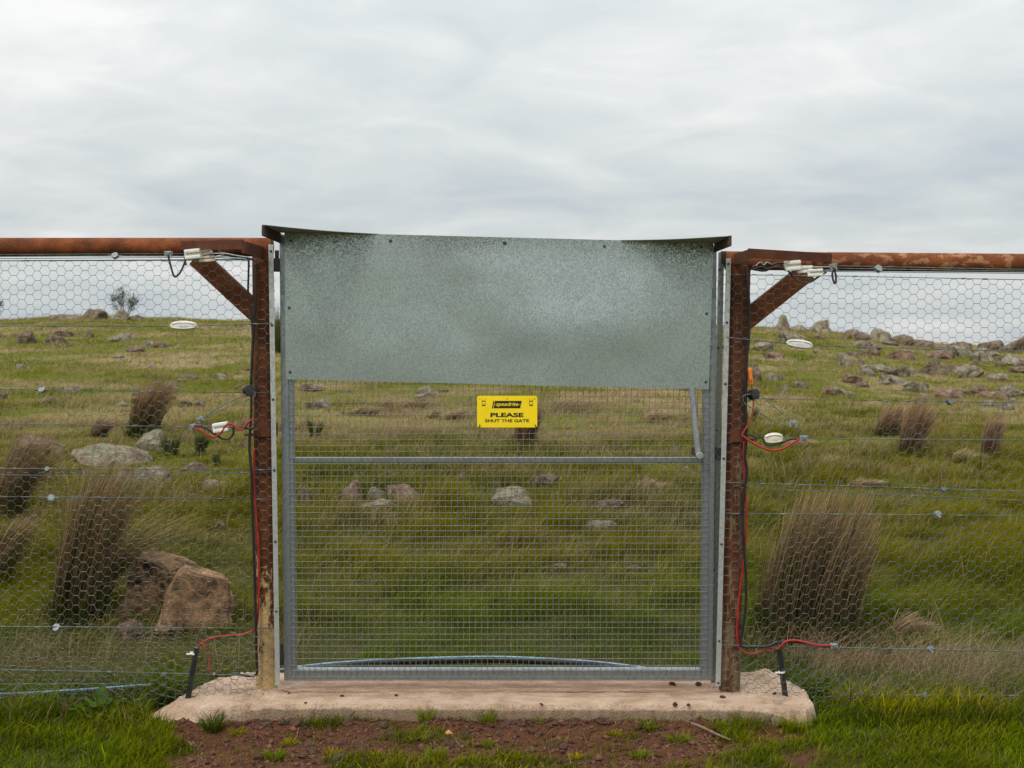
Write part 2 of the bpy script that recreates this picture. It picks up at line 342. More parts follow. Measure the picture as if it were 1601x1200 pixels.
V = np.stack([GX, GY, GZ], -1).reshape(-1, 3); nx, ny = len(gx), len(gy)
ii = (np.arange(ny-1)[:, None]*nx+np.arange(nx-1)[None]).ravel()
F = np.stack([ii, ii+1, ii+nx+1, ii+nx], 1)
sm = soil_mask(V[:, 0], V[:, 1]); dd = V[:, 1]+5.3
gcol = np.empty_like(V); pn = fbm(V[:, 0]*.5, V[:, 1]*.5)
green = np.array([.105, .112, .004]); dry = np.array([.24, .18, .085]); soil = np.array([.100, .041, .022])
strawg = sstep(.42, .66, pn)*sstep(14, 24, dd)
gcol[:] = green*(1-strawg[:, None])+dry*strawg[:, None]
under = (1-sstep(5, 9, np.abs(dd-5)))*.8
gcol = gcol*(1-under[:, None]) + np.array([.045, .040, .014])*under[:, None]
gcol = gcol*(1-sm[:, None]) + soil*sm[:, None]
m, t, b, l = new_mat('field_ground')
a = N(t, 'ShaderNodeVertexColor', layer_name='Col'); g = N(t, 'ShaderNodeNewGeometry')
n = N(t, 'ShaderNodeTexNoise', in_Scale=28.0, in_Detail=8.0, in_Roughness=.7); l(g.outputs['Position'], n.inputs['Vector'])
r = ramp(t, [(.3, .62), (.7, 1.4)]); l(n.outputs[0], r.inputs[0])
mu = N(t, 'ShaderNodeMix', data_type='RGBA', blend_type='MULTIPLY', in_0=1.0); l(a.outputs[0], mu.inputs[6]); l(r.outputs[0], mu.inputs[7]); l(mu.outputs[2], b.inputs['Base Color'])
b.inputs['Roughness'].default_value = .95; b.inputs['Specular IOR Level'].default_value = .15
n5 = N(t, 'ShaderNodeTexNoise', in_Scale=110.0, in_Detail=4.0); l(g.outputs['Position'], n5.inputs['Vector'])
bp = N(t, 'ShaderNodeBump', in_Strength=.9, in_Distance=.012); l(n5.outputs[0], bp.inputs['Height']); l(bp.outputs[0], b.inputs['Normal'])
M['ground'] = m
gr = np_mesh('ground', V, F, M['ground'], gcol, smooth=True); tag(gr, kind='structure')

# ------------------------------------------------------------------ concrete threshold slab
Zg = -.085
poly = [PZ(214, 1121, Zg), PZ(240, 1137, Zg), PZ(325, 1143, Zg), (-1.06, -.205, 0), (-.5, -.215, 0), (.4, -.222, 0), (.93, -.235, 0),
        PZ(1262, 1143, Zg), PZ(1286, 1130, Zg), PZ(1272, 1102, Zg), PZ(1240, 1078, -.05), PZ(1200, 1052, -.03), (1.05, .27, 0), (0, .25, 0), (-1.1, .27, 0), PZ(340, 1058, -.03), PZ(280, 1084, -.06)]
poly = np.array([[p[0], p[1]] for p in poly])
sx = axis([(-1.75, 1.5, 420)]); sy = axis([(-.42, -.17, 50), (-.17, .4, 60)])
SX, SY = np.meshgrid(sx, sy)
def sdist(X, Y, P):
    best = np.full(X.shape, 1e9); inside = np.zeros(X.shape, bool)
    for i in range(len(P)):
        a_, b_ = P[i], P[(i+1) % len(P)]; ex, ey = b_-a_
        tt = np.clip(((X-a_[0])*ex+(Y-a_[1])*ey)/(ex*ex+ey*ey), 0, 1)
        best = np.minimum(best, np.hypot(X-a_[0]-tt*ex, Y-a_[1]-tt*ey))
        c = ((a_[1] > Y) != (b_[1] > Y)) & (X < (b_[0]-a_[0])*(Y-a_[1])/(b_[1]-a_[1]+1e-12)+a_[0]); inside ^= c
    return np.where(inside, best, -best)
jag = (fbm(SX*14, SY*14)-.5)*.012+(fbm(SX*50, SY*50, o=2)-.5)*.013
D = sdist(SX, SY, poly)+jag
fallw = .010 + .15*sstep(.28, .62, np.maximum(-(SX+.86), (SX-.98)*1.5))   # vertical face in the middle, sloping ends
edge = np.clip(D/fallw, 0, 1)**.75
endl = sstep(-1.08, -1.5, SX)*.02 + sstep(1.05, 1.32, SX)*.015
zbot_ = .16-.05*sstep(.28, .62, np.maximum(-(SX+.86), (SX-.98)*1.5)); SZ = -zbot_+zbot_*edge - endl*edge + (fbm(SX*9, SY*9)-.5)*.0035 + (fbm(SX*55, SY*70, o=3)-.5)*.005*(1+2*(np.abs(SX) > .95))
SZ += .006*np.exp(-((SY-.02)/.05)**2)*0
SZ -= .005*np.exp(-((SY+.030+.004*np.sin(SX*5))/.006)**2)*(np.abs(SX) < .95)    # shallow cast groove in front of the gate
SZ += .018*np.exp(-(((SX-PY(416, 1070).x)**2+SY**2)/.0045))                       # cement fillet round the hinge post
V = np.stack([SX, SY, SZ], -1).reshape(-1, 3); nx, ny = len(sx), len(sy)
ii = (np.arange(ny-1)[:, None]*nx+np.arange(nx-1)[None]).ravel(); F = np.stack([ii, ii+1, ii+nx+1, ii+nx], 1)
keep = (D.reshape(-1)[F] > -.012).any(1); F = F[keep]
used = np.unique(F); rm = np.zeros(len(V), int); rm[used] = np.arange(len(used)); V = V[used]; F = rm[F]
m, t, b, l = new_mat('weathered_concrete'); g = N(t, 'ShaderNodeNewGeometry')
n = N(t, 'ShaderNodeTexNoise', in_Scale=7.0, in_Detail=9.0, in_Roughness=.65); l(g.outputs['Position'], n.inputs['Vector'])
mp = N(t, 'ShaderNodeMapping'); mp.inputs['Scale'].default_value = (5, 26, 26); l(g.outputs['Position'], mp.inputs['Vector'])
n2 = N(t, 'ShaderNodeTexNoise', in_Scale=1.0, in_Detail=8.0, in_Roughness=.7); l(mp.outputs[0], n2.inputs['Vector'])
r = ramp(t, [(.3, (.34, .225, .15)), (.48, (.56, .40, .285)), (.68, (.68, .52, .39))]); l(n.outputs[0], r.inputs[0])
s = N(t, 'ShaderNodeSeparateXYZ'); l(g.outputs['Position'], s.inputs[0])
# trampled red dirt along the middle of the walking surface
ys = N(t, 'ShaderNodeMapRange', in_1=-.16, in_2=-.03, in_3=-.14, in_4=.05); l(s.outputs['Y'], ys.inputs[0])
ax = N(t, 'ShaderNodeMath', operation='ABSOLUTE'); l(s.outputs['X'], ax.inputs[0])
xs = N(t, 'ShaderNodeMapRange', in_1=.75, in_2=1.1, in_3=0.0, in_4=-.25); l(ax.outputs[0], xs.inputs[0])
q = N(t, 'ShaderNodeMath', operation='ADD'); l(ys.outputs[0], q.inputs[0]); l(xs.outputs[0], q.inputs[1])
q2 = N(t, 'ShaderNodeMath', operation='ADD'); l(q.outputs[0], q2.inputs[0]); l(n2.outputs[0], q2.inputs[1])
dr = ramp(t, [(.37, 0.0), (.50, .4), (.62, .8)]); l(q2.outputs[0], dr.inputs[0])
mc = N(t, 'ShaderNodeMix', data_type='RGBA'); mc.inputs[7].default_value = (.33, .19, .12, 1); l(dr.outputs[0], mc.inputs[0]); l(r.outputs[0], mc.inputs[6])
# groove filled with soil
gv = N(t, 'ShaderNodeMapRange', in_1=-.040, in_2=-.031, in_3=0.0, in_4=1.0); l(s.outputs['Y'], gv.inputs[0])
gv2 = N(t, 'ShaderNodeMapRange', in_1=-.030, in_2=-.022, in_3=1.0, in_4=0.0); l(s.outputs['Y'], gv2.inputs[0])
gx_ = N(t, 'ShaderNodeMath', operation='LESS_THAN', in_1=.97); l(ax.outputs[0], gx_.inputs[0])
gm = N(t, 'ShaderNodeMath', operation='MULTIPLY'); l(gv.outputs[0], gm.inputs[0]); l(gv2.outputs[0], gm.inputs[1])
gm2 = N(t, 'ShaderNodeMath', operation='MULTIPLY'); l(gm.outputs[0], gm2.inputs[0]); l(gx_.outputs[0], gm2.inputs[1])
gn = ramp(t, [(.36, .15), (.56, 1.0)]); l(n2.outputs[0], gn.inputs[0])
gm3 = N(t, 'ShaderNodeMath', operation='MULTIPLY'); l(gm2.outputs[0], gm3.inputs[0]); l(gn.outputs[0], gm3.inputs[1])
mg = N(t, 'ShaderNodeMix', data_type='RGBA'); mg.inputs[7].default_value = (.09, .04, .025, 1); l(gm3.outputs[0], mg.inputs[0]); l(mc.outputs[2], mg.inputs[6])
# cast side: greyer cement, soil splash and painted-in shade below the arris
zs = N(t, 'ShaderNodeMapRange', in_1=-.012, in_2=-.034, in_3=-.2, in_4=.45); l(s.outputs['Z'], zs.inputs[0])
xe = N(t, 'ShaderNodeMapRange', in_1=1.0, in_2=1.2, in_3=0.0, in_4=-.8); l(ax.outputs[0], xe.inputs[0])
z0 = N(t, 'ShaderNodeMath', operation='ADD'); l(zs.outputs[0], z0.inputs[0]); l(xe.outputs[0], z0.inputs[1])
z2 = N(t, 'ShaderNodeMath', operation='ADD'); l(z0.outputs[0], z2.inputs[0]); l(n.outputs[0], z2.inputs[1])
zr = ramp(t, [(.45, 0.0), (.72, .85)]); l(z2.outputs[0], zr.inputs[0])
mf = N(t, 'ShaderNodeMix', data_type='RGBA'); mf.inputs[7].default_value = (.215, .155, .098, 1); l(zr.outputs[0], mf.inputs[0]); l(mg.outputs[2], mf.inputs[6])
n7 = N(t, 'ShaderNodeTexNoise', in_Scale=160.0, in_Detail=4.0); l(g.outputs['Position'], n7.inputs['Vector'])
pr = ramp(t, [(.34, .7), (.42, 1.0)]); l(n7.outputs[0], pr.inputs[0])
mh = N(t, 'ShaderNodeMix', data_type='RGBA', blend_type='MULTIPLY', in_0=1.0); l(mf.outputs[2], mh.inputs[6]); l(pr.outputs[0], mh.inputs[7])
l(mh.outputs[2], b.inputs['Base Color']); b.inputs['Roughness'].default_value = .92; b.inputs['Specular IOR Level'].default_value = .2
bp = N(t, 'ShaderNodeBump', in_Strength=1.0, in_Distance=.012); l(n7.outputs[0], bp.inputs['Height']); l(bp.outputs[0], b.inputs['Normal'])
M['concrete'] = m
slab = np_mesh('concrete_slab', V, F, M['concrete'], smooth=True)
tag(slab, 'pale pinkish concrete threshold slab with broken sloping ends under the gate', 'slab')
def slab_z(x, y):
    i = int(np.clip(np.searchsorted(sx, x), 0, len(sx)-1)); j = int(np.clip(np.searchsorted(sy, y), 0, len(sy)-1)); return float(SZ[j, i])

# ------------------------------------------------------------------ wire netting
def wires_from_edges(A, B, r, n=4):
    A = np.asarray(A); B = np.asarray(B); t = B-A; t /= np.linalg.norm(t, axis=1)[:, None]+1e-9
    u = np.cross(t, np.array([0, 1., 0])); u /= np.linalg.norm(u, axis=1)[:, None]+1e-9; q = np.cross(t, u)
    r = np.broadcast_to(np.asarray(r, float), (len(A),))[:, None]
    ring = [u*math.cos(k*2*math.pi/n+.78)*r+q*math.sin(k*2*math.pi/n+.78)*r for k in range(n)]
    V = np.stack([A+c for c in ring]+[B+c for c in ring], 1).reshape(-1, 3); base = np.arange(len(A))[:, None]*2*n
    F = np.concatenate([base+np.array([[k, (k+1) % n, n+(k+1) % n, n+k]]) for k in range(n)], 0)
    return V, F
def netting(name, x0f, x1, ztop, zbot, Y, parent, p=.0326, q=.0395, seed=0, loose=.0009, sag=.0, r=.0008):
    rg = np.random.default_rng(seed)
    xl = min(x0f(zbot), x0f(ztop)) if callable(x0f) else x0f
    ncol = int((x1-xl)/p)+3; nrow = int((ztop-zbot)/q)+3
    I, J = np.meshgrid(np.arange(ncol), np.arange(nrow), indexing='ij')
    cx = xl+I*p; cz = zbot-q+(J+.5*(I % 2))*q
    wx = (fbm(cx*3+seed, cz*3)-.5)*.03*(.12+sag*3); wz = (fbm(cx*2.5, cz*3+seed*7)-.5)*.028*(.12+sag*4)
    yy = Y+(fbm(cx*4, cz*4, seed)-.5)*.02*(1+sag*10)
    h = .0105+rg.normal(0, .0008, cx.shape)
    def node(sgn, j2): return np.stack([cx+wx+sgn*h+j2[0], yy, cz+wz+j2[1]], -1)
    Ln = node(-1, rg.normal(0, loose, (2,)+cx.shape)); Rn = node(1, rg.normal(0, loose, (2,)+cx.shape))
    A = [Ln.reshape(-1, 3)]; B = [Rn.reshape(-1, 3)]; r_ = [np.full(cx.size, r*1.75)]
    ev = (I[:-1] % 2 == 0)
    # right node of column i joins left nodes of column i+1 half a pitch above and below
    for up in (0, 1):
        a = Rn[:-1]; j = J[:-1]; jn = np.where(ev, j-1+up, j+up); ok = (jn >= 0) & (jn < nrow)
        bb = Ln[1:][np.arange(ncol-1)[:, None], np.clip(jn, 0, nrow-1)]
        A.append(a[ok]); B.append(bb[ok]); r_.append(np.full(int(ok.sum()), r))
    A = np.concatenate(A); B = np.concatenate(B); r_ = np.concatenate(r_)
    mid = (A+B)/2; lo = np.array([x0f(z) for z in mid[:, 2]]) if callable(x0f) else x0f
    zt = ztop(mid[:, 0]) if callable(ztop) else ztop
    k = (mid[:, 2] < zt) & (mid[:, 2] > zbot) & (mid[:, 0] > lo) & (mid[:, 0] < x1)
    V, F = wires_from_edges(A[k], B[k], r_[k])
    return np_mesh(name, V, F, M['netwire'], parent=parent)
def barbsline(mb, pts, r):   # a straight line wire drawn through px points, with small knots
    mb.tube(pts, r, 6, smooth=False)

YN = -.055   # plane of the netting, pulled over the front of the posts
def px_line(points, Y): return [PY(a, b_, Y) for a, b_ in points]

# ---- fence on the hinge side (left of the gate)
def fence(side):
    left = side < 0
    base = PY(417, 1072) if left else PY(1141, 1078)
    f = thing('netting_fence', (base.x, 0, 0),
              'rusty pipe framed netting fence whose post keeps flaking cream paint at its foot' if left else
              'rusty pipe framed netting fence whose dark streaked post stands beside the latch handle', 'fence', 'netting fences either side of the gate')
    mbp = MB(); top = PY(411, 392) if left else PY(1157, 408); bot = PY(417, 1085) if left else PY(1140, 1085)
    mbp.tube([bot+Vector((0, 0, -.05)), top], .044, 24, smooth=False)
    mbp.build('post', M['rust_cream'] if left else M['rust_streak'], f, 40)
    # top rail: pipe
    a = PY(426, 386) if left else PY(1134, 407); b_ = PY(0, 386) if left else PY(1601, 411)
    e = a+(b_-a)*1.72; q = a+(b_-a)*.004
    MB().tube([a, e], .0385, 24, smooth=False).build('top_rail', M['rust_rail'] if left else M['rust_rail_pale'], f, 40)
    MB().tube([Vector((e.x+.06*(1 if left else -1), 0, -.15)), Vector((e.x+.06*(1 if left else -1), 0, e.z))], .044, 16, smooth=False).build('post', M['rust'], f, 40)
    # diagonal brace, flat hollow bar
    A, B = ((PY(405, 492), PY(308, 402)) if left else (PY(1160, 505), PY(1262, 424)))
    MB().bar(A+(A-B)*.06, B, .078, .05).build('brace', M['rust'], f, 0)
    # outrigger arm reaching towards the camera side plus stay bar back to the rail
    yt = -.42 if left else -.33
    pa = PY(413, 395) if left else PY(1147, 406)
    tip = Vector((pa.x, yt, pa.z+.004)); MB().bar(Vector((pa.x, -.03, pa.z)), tip, .008, .046, side=(0, 0, 1)).build('outrigger_arm', M['rust_plain'], f)
    bk = PY(285, 386, -.02) if left else PY(1298, 405, -.02)
    t2 = tip+Vector((0, 0, .010)); MB().bar(Vector((bk.x, -.036, bk.z+.005)), t2, .007, .036, side=(0, 0, 1)).build('outrigger_stay', M['rust_plain'], f)
    # welded lug half way up the post
    lg = PY(416, 672) if left else PY(1150, 680)
    MB().tube([lg+Vector((0, -.012, -.022)), lg+Vector((0, -.012, .03))], .05, 20, smooth=False).build('collar', M['rust_plain'], f, 40)
    lx = -1 if left else 1
    MB().box(lg+Vector((lx*.062, -.02, -.016)), (.045, .03, .01)).build('lug', M['rust_plain'], f, bevel=.002)
    # clamp strip that pins the netting, with screws
    s0, s1 = ((PY(423.5, 382, -.062), PY(434, 1071, -.062)) if left else (PY(1139, 404, -.062), PY(1122.5, 1072, -.062)))
    st = MB().bar(s0, s1, .0205, .004).build('clamp_strip', M['strip'], f, bevel=.0008)
    scr = [392, 506, 621, 731, 843, 953] if left else [412, 502, 597, 713, 847, 1000, 1067]
    for y in scr:
        k = (y-(382 if left else 404))/(689 if left else 668); p = s0+(s1-s0)*k
        MB().lathe(p+Vector((0, -.0015, 0)), (0, -1, 0), [(0, .0055), (.003, .0055), (.005, .003)], 8).build('screw', M['bolt'], st)
    # netting and its overlapping apron
    xe = (lambda z: s0.x)
    if left:
        z0 = PY(200, 404, YN).z
        netting('netting', -3.7, s0.x+.018, z0, PY(200, 1092, YN).z, YN, f, seed=2)
        netting('apron_netting', -3.7, s0.x-.03, PY(200, 982, YN).z, PY(200, 1098, YN).z, YN-.022, f, seed=5, loose=.004, sag=.45)
    else:
        za, zb = PY(1170, 428, YN), PY(1601, 436, YN)
        zt = lambda x: za.z+(zb.z-za.z)*(x-za.x)/(zb.x-za.x)
        # sloped top handled by a generous ceiling then trimmed
        class Z(float):
            def __call__(s_, x): return zt(x)
        netting('netting', s1.x-.03, 3.7, Z(za.z), PY(1400, 1105, YN).z, YN, f, seed=9)
        netting('apron_netting', s1.x+.05, 3.7, PY(1400, 1012, YN).z, PY(1400, 1112, YN).z, YN-.022, f, seed=12, loose=.004, sag=.45)
    # line wires
    if left:
        lines = [([(-700, 402), (300, 396)], -.16, .0016), ([(-700, 405), (300, 399)], -.17, .0016), ([(-700, 408), (310, 402)], -.16, .0016),
                 ([(-700, 411), (392, 405)], -.15, .0016), ([(-700, 408), (0, 407.5), (240, 407), (425, 406)], YN-.004, .0016),
                 ([(-700, 512), (0, 509), (262, 510)], -.075, .0019), ([(310, 509), (425, 505)], -.075, .0019),
                 ([(-700, 602), (0, 608), (424, 614)], YN+.004, .0018), ([(-700, 654), (0, 662), (298, 667)], -.075, .0019),
                 ([(-700, 731), (0, 732), (424, 734)], YN-.003, .0020), ([(-700, 742), (0, 742), (200, 744), (424, 737)], YN+.003, .0016),
                 ([(-700, 775), (0, 776), (424, 780)], YN+.003, .0018), ([(-700, 976), (0, 979), (428, 982)], YN-.006, .0024),
                 ([(-700, 1042), (0, 1046), (300, 1053), (402, 1056)], YN-.024, .0018), ([(-700, 1066), (0, 1069), (220, 1068)], YN-.024, .0016)]
    else:
        lines = [([(1300, 415), (1601, 421), (2300, 436)], -.16, .0016), ([(1300, 419), (1601, 424), (2300, 438)], -.17, .0016), ([(1285, 424), (1601, 427), (2300, 441)], -.16, .0016),
                 ([(1140, 429), (1300, 431), (1601, 437), (2300, 452)], YN-.004, .0016),
                 ([(1136, 527), (1231, 537)], -.075, .0019), ([(1270, 540), (1601, 549), (2300, 566)], -.075, .0019),
                 ([(1180, 623), (1601, 629), (2300, 640)], YN+.004, .0018), ([(1262, 685), (1601, 688), (2300, 694)], -.075, .0019),
                 ([(1136, 754), (1350, 760), (1601, 768), (2300, 786)], YN-.003, .0020), ([(1160, 762), (1350, 771), (1601, 782), (2300, 806)], YN+.003, .0016),
                 ([(1134, 802), (1601, 806), (2300, 812)], YN+.003, .0018), ([(1128, 1008), (1310, 1012), (1601, 1018), (2300, 1030)], YN-.006, .0024),
                 ([(1330, 1085), (1601, 1087), (2300, 1092)], YN-.024, .0018)]
    for pts, Y, r_ in lines:
        MB().tube(px_line(pts, Y), r_, 6, smooth=False).build('line_wire', M['linewire'], f, True)
    # clips knotting the netting to the wires
    cl = MB(); rg = random.Random(5+side)
    for pts, Y, r_ in lines:
        if abs(Y-YN) > .03: continue
        P = px_line(pts, Y)
        for i in range(len(P)-1):
            nseg = max(1, int((P[i+1]-P[i]).length/.17))
            for k in range(nseg):
                p = P[i]+(P[i+1]-P[i])*((k+rg.random())/nseg)
                if rg.random() < .8: cl.tube([p+Vector((-.012, -.002, rg.uniform(-.002, .002))), p+Vector((0, -.004, 0)), p+Vector((.012, -.002, rg.uniform(-.003, .003)))], [.0018, .0038, .0018], 5, seg=2)
    cl.build('wire_knots', M['linewire'], f)['kind'] = 'stuff'
    return f
fL = fence(-1); fR = fence(1)

# latch jamb: steel angle standing between gate and the latch-side post
jb = thing('gate_jamb', (PY(1114, 1060).x, 0, 0), 'narrow grey steel jamb between the gate edge and the latch side post', 'jamb')
ja, jbm = PY(1127.5, 394, .02), PY(1115.2, 1066, .02)
MB().bar(ja, jbm, .021, .03).build('jamb_bar', M['jamb'], jb, bevel=.002)
for y in (421, 541, 668, 886, 1040):
    k = (y-394)/672; p = ja+(jbm-ja)*k+Vector((-.008, -.015, 0))
    MB().lathe(p, (0, -1, 0), [(0, .0055), (.004, .0055), (.006, .002)], 8).build('screw', M['bolt'], jb)
MB().box(PY(1133, 402, .012), (.03, .03, .05)).build('spacer', M['rust_dark'], jb)
MB().box(PY(1122, 708, .012), (.03, .03, .05)).build('spacer', M['hinge'], jb)

# ------------------------------------------------------------------ gate
gb = PY(780, 1064)
gate = thing('gate', (gb.x, 0, gb.z), 'galvanised steel gate with welded mesh below and solid sheet above', 'gate')
xl0, xl1 = PY(441.5, 700).x, PY(460, 700).x; xr0, xr1 = PY(1097.5, 720).x, PY(1116.5, 720).x
zb0, zb1 = PY(780, 1064, -.02).z, PY(780, 1046, -.02).z; zt = PY(780, 372).z
def barv(x0, x1, z0, z1, name, d=.04, y=0.0, mat='frame', bev=.003):
    return MB().box(((x0+x1)/2, y, (z0+z1)/2), (abs(x1-x0), d, abs(z1-z0))).build(name, M[mat], gate, bevel=bev)
barv(xl0, xl1, zb0, PY(440, 366).z, 'hinge_stile'); barv(xr0, xr1, zb0, PY(1116, 384).z, 'latch_stile')
barv(xl1-.001, xr0+.001, zb0, zb1, 'bottom_rail', .038)
zm0, zm1 = PY(780, 723, -.01).z, PY(780, 715, -.01).z
barv(xl1-.001, xr0+.001, zm0, zm1, 'mid_rail', .025)
barv(xl1-.001, xr0+.001, PY(780, 400).z, PY(780, 384).z, 'top_rail', .036)
for x in (PY(508, 718).x, PY(552, 718).x, PY(604, 718).x, PY(690, 718).x, PY(860, 718).x, PY(960, 718).x):
    pass
# welded mesh in front of the frame
ym = -.0235; rw = .0012; pitch = .02495
mx0 = PY(452, 700, ym).x; ncv = int(round((PY(1109, 700, ym).x-mx0)/pitch)); pitch = (PY(1109, 700, ym).x-mx0)/ncv
mz0 = PY(780, 1057, ym).z; mzt = PY(780, 590, ym).z; nrv = int((mzt-mz0)/.0252)
A, B, rr = [], [], []
rg = np.random.default_rng(4)
for i in range(ncv+1):
    x = mx0+i*pitch; xs_ = x+rg.normal(0, .0006, nrv+2); zz = np.linspace(mz0, mzt, nrv+2); yb = ym+.002*np.sin(zz*5+i*.2)
    for k in range(0, nrv+1): A.append((xs_[k], ym, zz[k])); B.append((xs_[k+1], ym, zz[k+1]))
zrow = mz0
for j in range(nrv+1):
    z = mz0+j*(mzt-mz0)/nrv+rg.normal(0, .0011)
    for k in range(8):
        xa = mx0+(ncv*pitch)*k/8; xb = mx0+(ncv*pitch)*(k+1)/8
        A.append((xa, ym-.0024, z)); B.append((xb, ym-.0024, z))
V, F = wires_from_edges(np.array(A, float), np.array(B, float), rw, 5)
np_mesh('welded_mesh', V, F, M['wire'], parent=gate)
# sheet panel, slightly buckled
yp = -.031
c = [PY(445, 362, yp), PY(1115.5, 379, yp), PY(1108, 608.5, yp), PY(447, 592.5, yp)]
U, W = np.meshgrid(np.linspace(0, 1, 90), np.linspace(0, 1, 40))
def bil(i): return (c[0][i]*(1-U)+c[1][i]*U)*(1-W)+(c[3][i]*(1-U)+c[2][i]*U)*W
PX, PZ_ = bil(0), bil(2)
buck = ((fbm(U*4.0+2, W*2.2+4, o=2)-.5)*.014+(np.sin(U*9+W*3)*.0009))*np.sin(np.pi*np.clip(U, 0, 1))**.5*np.sin(np.pi*np.clip(W*.9+.05, 0, 1))
PYY = yp-np.clip(buck+.004, 0, 1)-(.016*np.exp(-((U-.70)/.17)**2)*sstep(.05, .75, W)+.007*np.exp(-((U-.5)/.06)**2)*sstep(.0, .4, W)*(1-sstep(.4, 1.0, W)))
front = np.stack([PX, PYY, PZ_], -1).reshape(-1, 3); back = front+np.array([0, .0012, 0]); n0 = len(front); nx = 90; ny = 40
ii = (np.arange(ny-1)[:, None]*nx+np.arange(nx-1)[None]).ravel(); Ff = np.stack([ii, ii+nx, ii+nx+1, ii+1], 1)
rim = list(range(nx))+[nx*k+nx-1 for k in range(1, ny)]+[nx*(ny-1)+k for k in range(nx-2, -1, -1)]+[nx*k for k in range(ny-2, 0, -1)]
Fr = np.array([(rim[k], rim[(k+1) % len(rim)], n0+rim[(k+1) % len(rim)], n0+rim[k]) for k in range(len(rim))])
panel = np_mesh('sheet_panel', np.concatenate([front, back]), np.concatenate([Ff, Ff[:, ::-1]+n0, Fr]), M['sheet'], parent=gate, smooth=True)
panel.data.set_sharp_from_angle(angle=R(40))
for a_, b_ in ((455, 376), (610.5, 376), (789, 379.5), (945, 384.5), (1096, 386), (452, 481), (453.5, 581.5), (1105, 490), (1103.5, 597)):
    p = PY(a_, b_, yp-.004)
    MB().lathe(p+Vector((0, .003, 0)), (0, -1, 0), [(0, .0085), (.0022, .0085), (.0025, .0062), (.0055, .0062), (.006, .004)], 10).build('screw', M['bolt'], panel)
# hood: brackets reaching out and a sagging sheet lying on them
yh = -.36
bl_a, bl_b = PY(438, 372, -.02), PY(411, 360, yh); br_a, br_b = PY(1118, 386, -.02), PY(1142, 376, yh)
for a_, b_ in ((bl_a, bl_b), (br_a, br_b)):
    MB().bar(a_, b_, .010, .040, side=(0, 0, 1)).build('hood_bracket', M['rust_dark'], gate, bevel=.001)
def hood_cap(far_px, near_px, name='hood_sheet'):      # sheet folded out over a bracket, tapering back to the panel top
    n_ = 14; Vh = []
    for k in range(n_+1):
        t_ = k/n_; fx, fy = [far_px[0][i]*(1-t_)+far_px[1][i]*t_ for i in (0, 1)]; qx, qy = [near_px[0][i]*(1-t_)+near_px[1][i]*t_ for i in (0, 1)]
        yn_ = (yh-.004)*(1-t_)**1.0+(yp-.002)*t_
        A_, B_ = PY(fx, fy, yp-.001), PY(qx, qy+1.6*math.sin(math.pi*t_), yn_)
        for j in range(5): Vh.append(A_.lerp(B_, j/4))
    Vh = np.array([v[:] for v in Vh]); n0 = len(Vh); ii = (np.arange(n_)[:, None]*5+np.arange(4)[None]).ravel(); Fh = np.stack([ii, ii+1, ii+6, ii+5], 1)
    rim = list(range(5))+[5*k+4 for k in range(1, n_+1)]+[5*n_+k for k in range(3, -1, -1)]+[5*k for k in range(n_-1, 0, -1)]
    Fr = np.array([(rim[k], rim[(k+1) % len(rim)], n0+rim[(k+1) % len(rim)], n0+rim[k]) for k in range(len(rim))])
    np_mesh(name, np.concatenate([Vh, Vh+np.array([0, 0, .0012])]), np.concatenate([Fh, Fh[:, ::-1]+n0, Fr]), M['hoodsheet'], parent=gate)
hood_cap(((435, 363.5), (592, 366)), ((409.5, 351), (592, 365.6)))
hood_cap(((1121, 380.5), (968, 376)), ((1144, 368.5), (968, 375.4)))
# latch handle
ha, hb = PY(1081.5, 605, -.062), PY(1091.5, 708, -.062)
hd = MB().tube([ha, hb], .0128, 16, smooth=False).build('latch_handle', M['clamp'], gate, 40)
MB().lathe(PY(1091, 710, -.025), (0, -1, 0), [(0, .010), (.045, .010), (.046, .0155), (.058, .0155), (.062, .012)], 14).build('pivot_bolt', M['clamp'], gate, 40)
MB().box(PY(1088, 705, -.028), (.036, .008, .034)).build('latch_plate', M['rust_dark'], gate, bevel=.001)
# hinges on the left
for (x, y0, y1) in ((433, 396, 424), (439.5, 1010, 1038)):
    hn = MB().box(PY(x, (y0+y1)/2+4, .005), (.030, .03, (y1-y0)*.00265*.75)).build('hinge', M['hinge'], gate, bevel=.003)
    MB().tube([PY(x, y1, .0), PY(x, y0-5, .0)], .0085, 10, smooth=False).build('hinge_pin', M['rust_dark'], hn, 40)

# ------------------------------------------------------------------ sign
ys_ = -.0345
sc0, sc1 = PY(746, 618.5, ys_), PY(840, 667.8, ys_); cx_, cz_ = (sc0.x+sc1.x)/2, (sc0.z+sc1.z)/2; sw, sh = sc1.x-sc0.x, sc0.z-sc1.z
sign = thing('warning_sign', (cx_, ys_, sc1.z), 'yellow plastic sign with black lettering fixed to the gate mesh', 'sign')
def rrect(w_, h_, r_, n_=6):
    P = []
    for k, (sx_, sz_) in enumerate(((1, 1), (-1, 1), (-1, -1), (1, -1))):
        for j in range(n_+1):
            a_ = (k+j/n_)*math.pi/2; P.append((sx_*(w_/2-r_)+r_*math.cos(a_), sz_*(h_/2-r_)+r_*math.sin(a_)))
    return P
P = rrect(sw, sh, .009); n_ = len(P)
mb = MB(); mb.add([(cx_+x, ys_-.0018, cz_+z) for x, z in P]+[(cx_+x, ys_+.0018, cz_+z) for x, z in P],
                  [tuple(range(n_)), tuple(range(2*n_-1, n_-1, -1))]+[(k, n_+k, n_+(k+1) % n_, (k+1) % n_) for k in range(n_)])
mb.build('plate', M['yellow'], sign)
yi = ys_-.0022
def spx(x, y): return PY(720+x/10, 600+y/10, yi)
MB().add([spx(512, 264), spx(958, 264), spx(934, 380), spx(490, 380)], [(0, 1, 2, 3)]).build('logo_panel', M['ink'], sign)
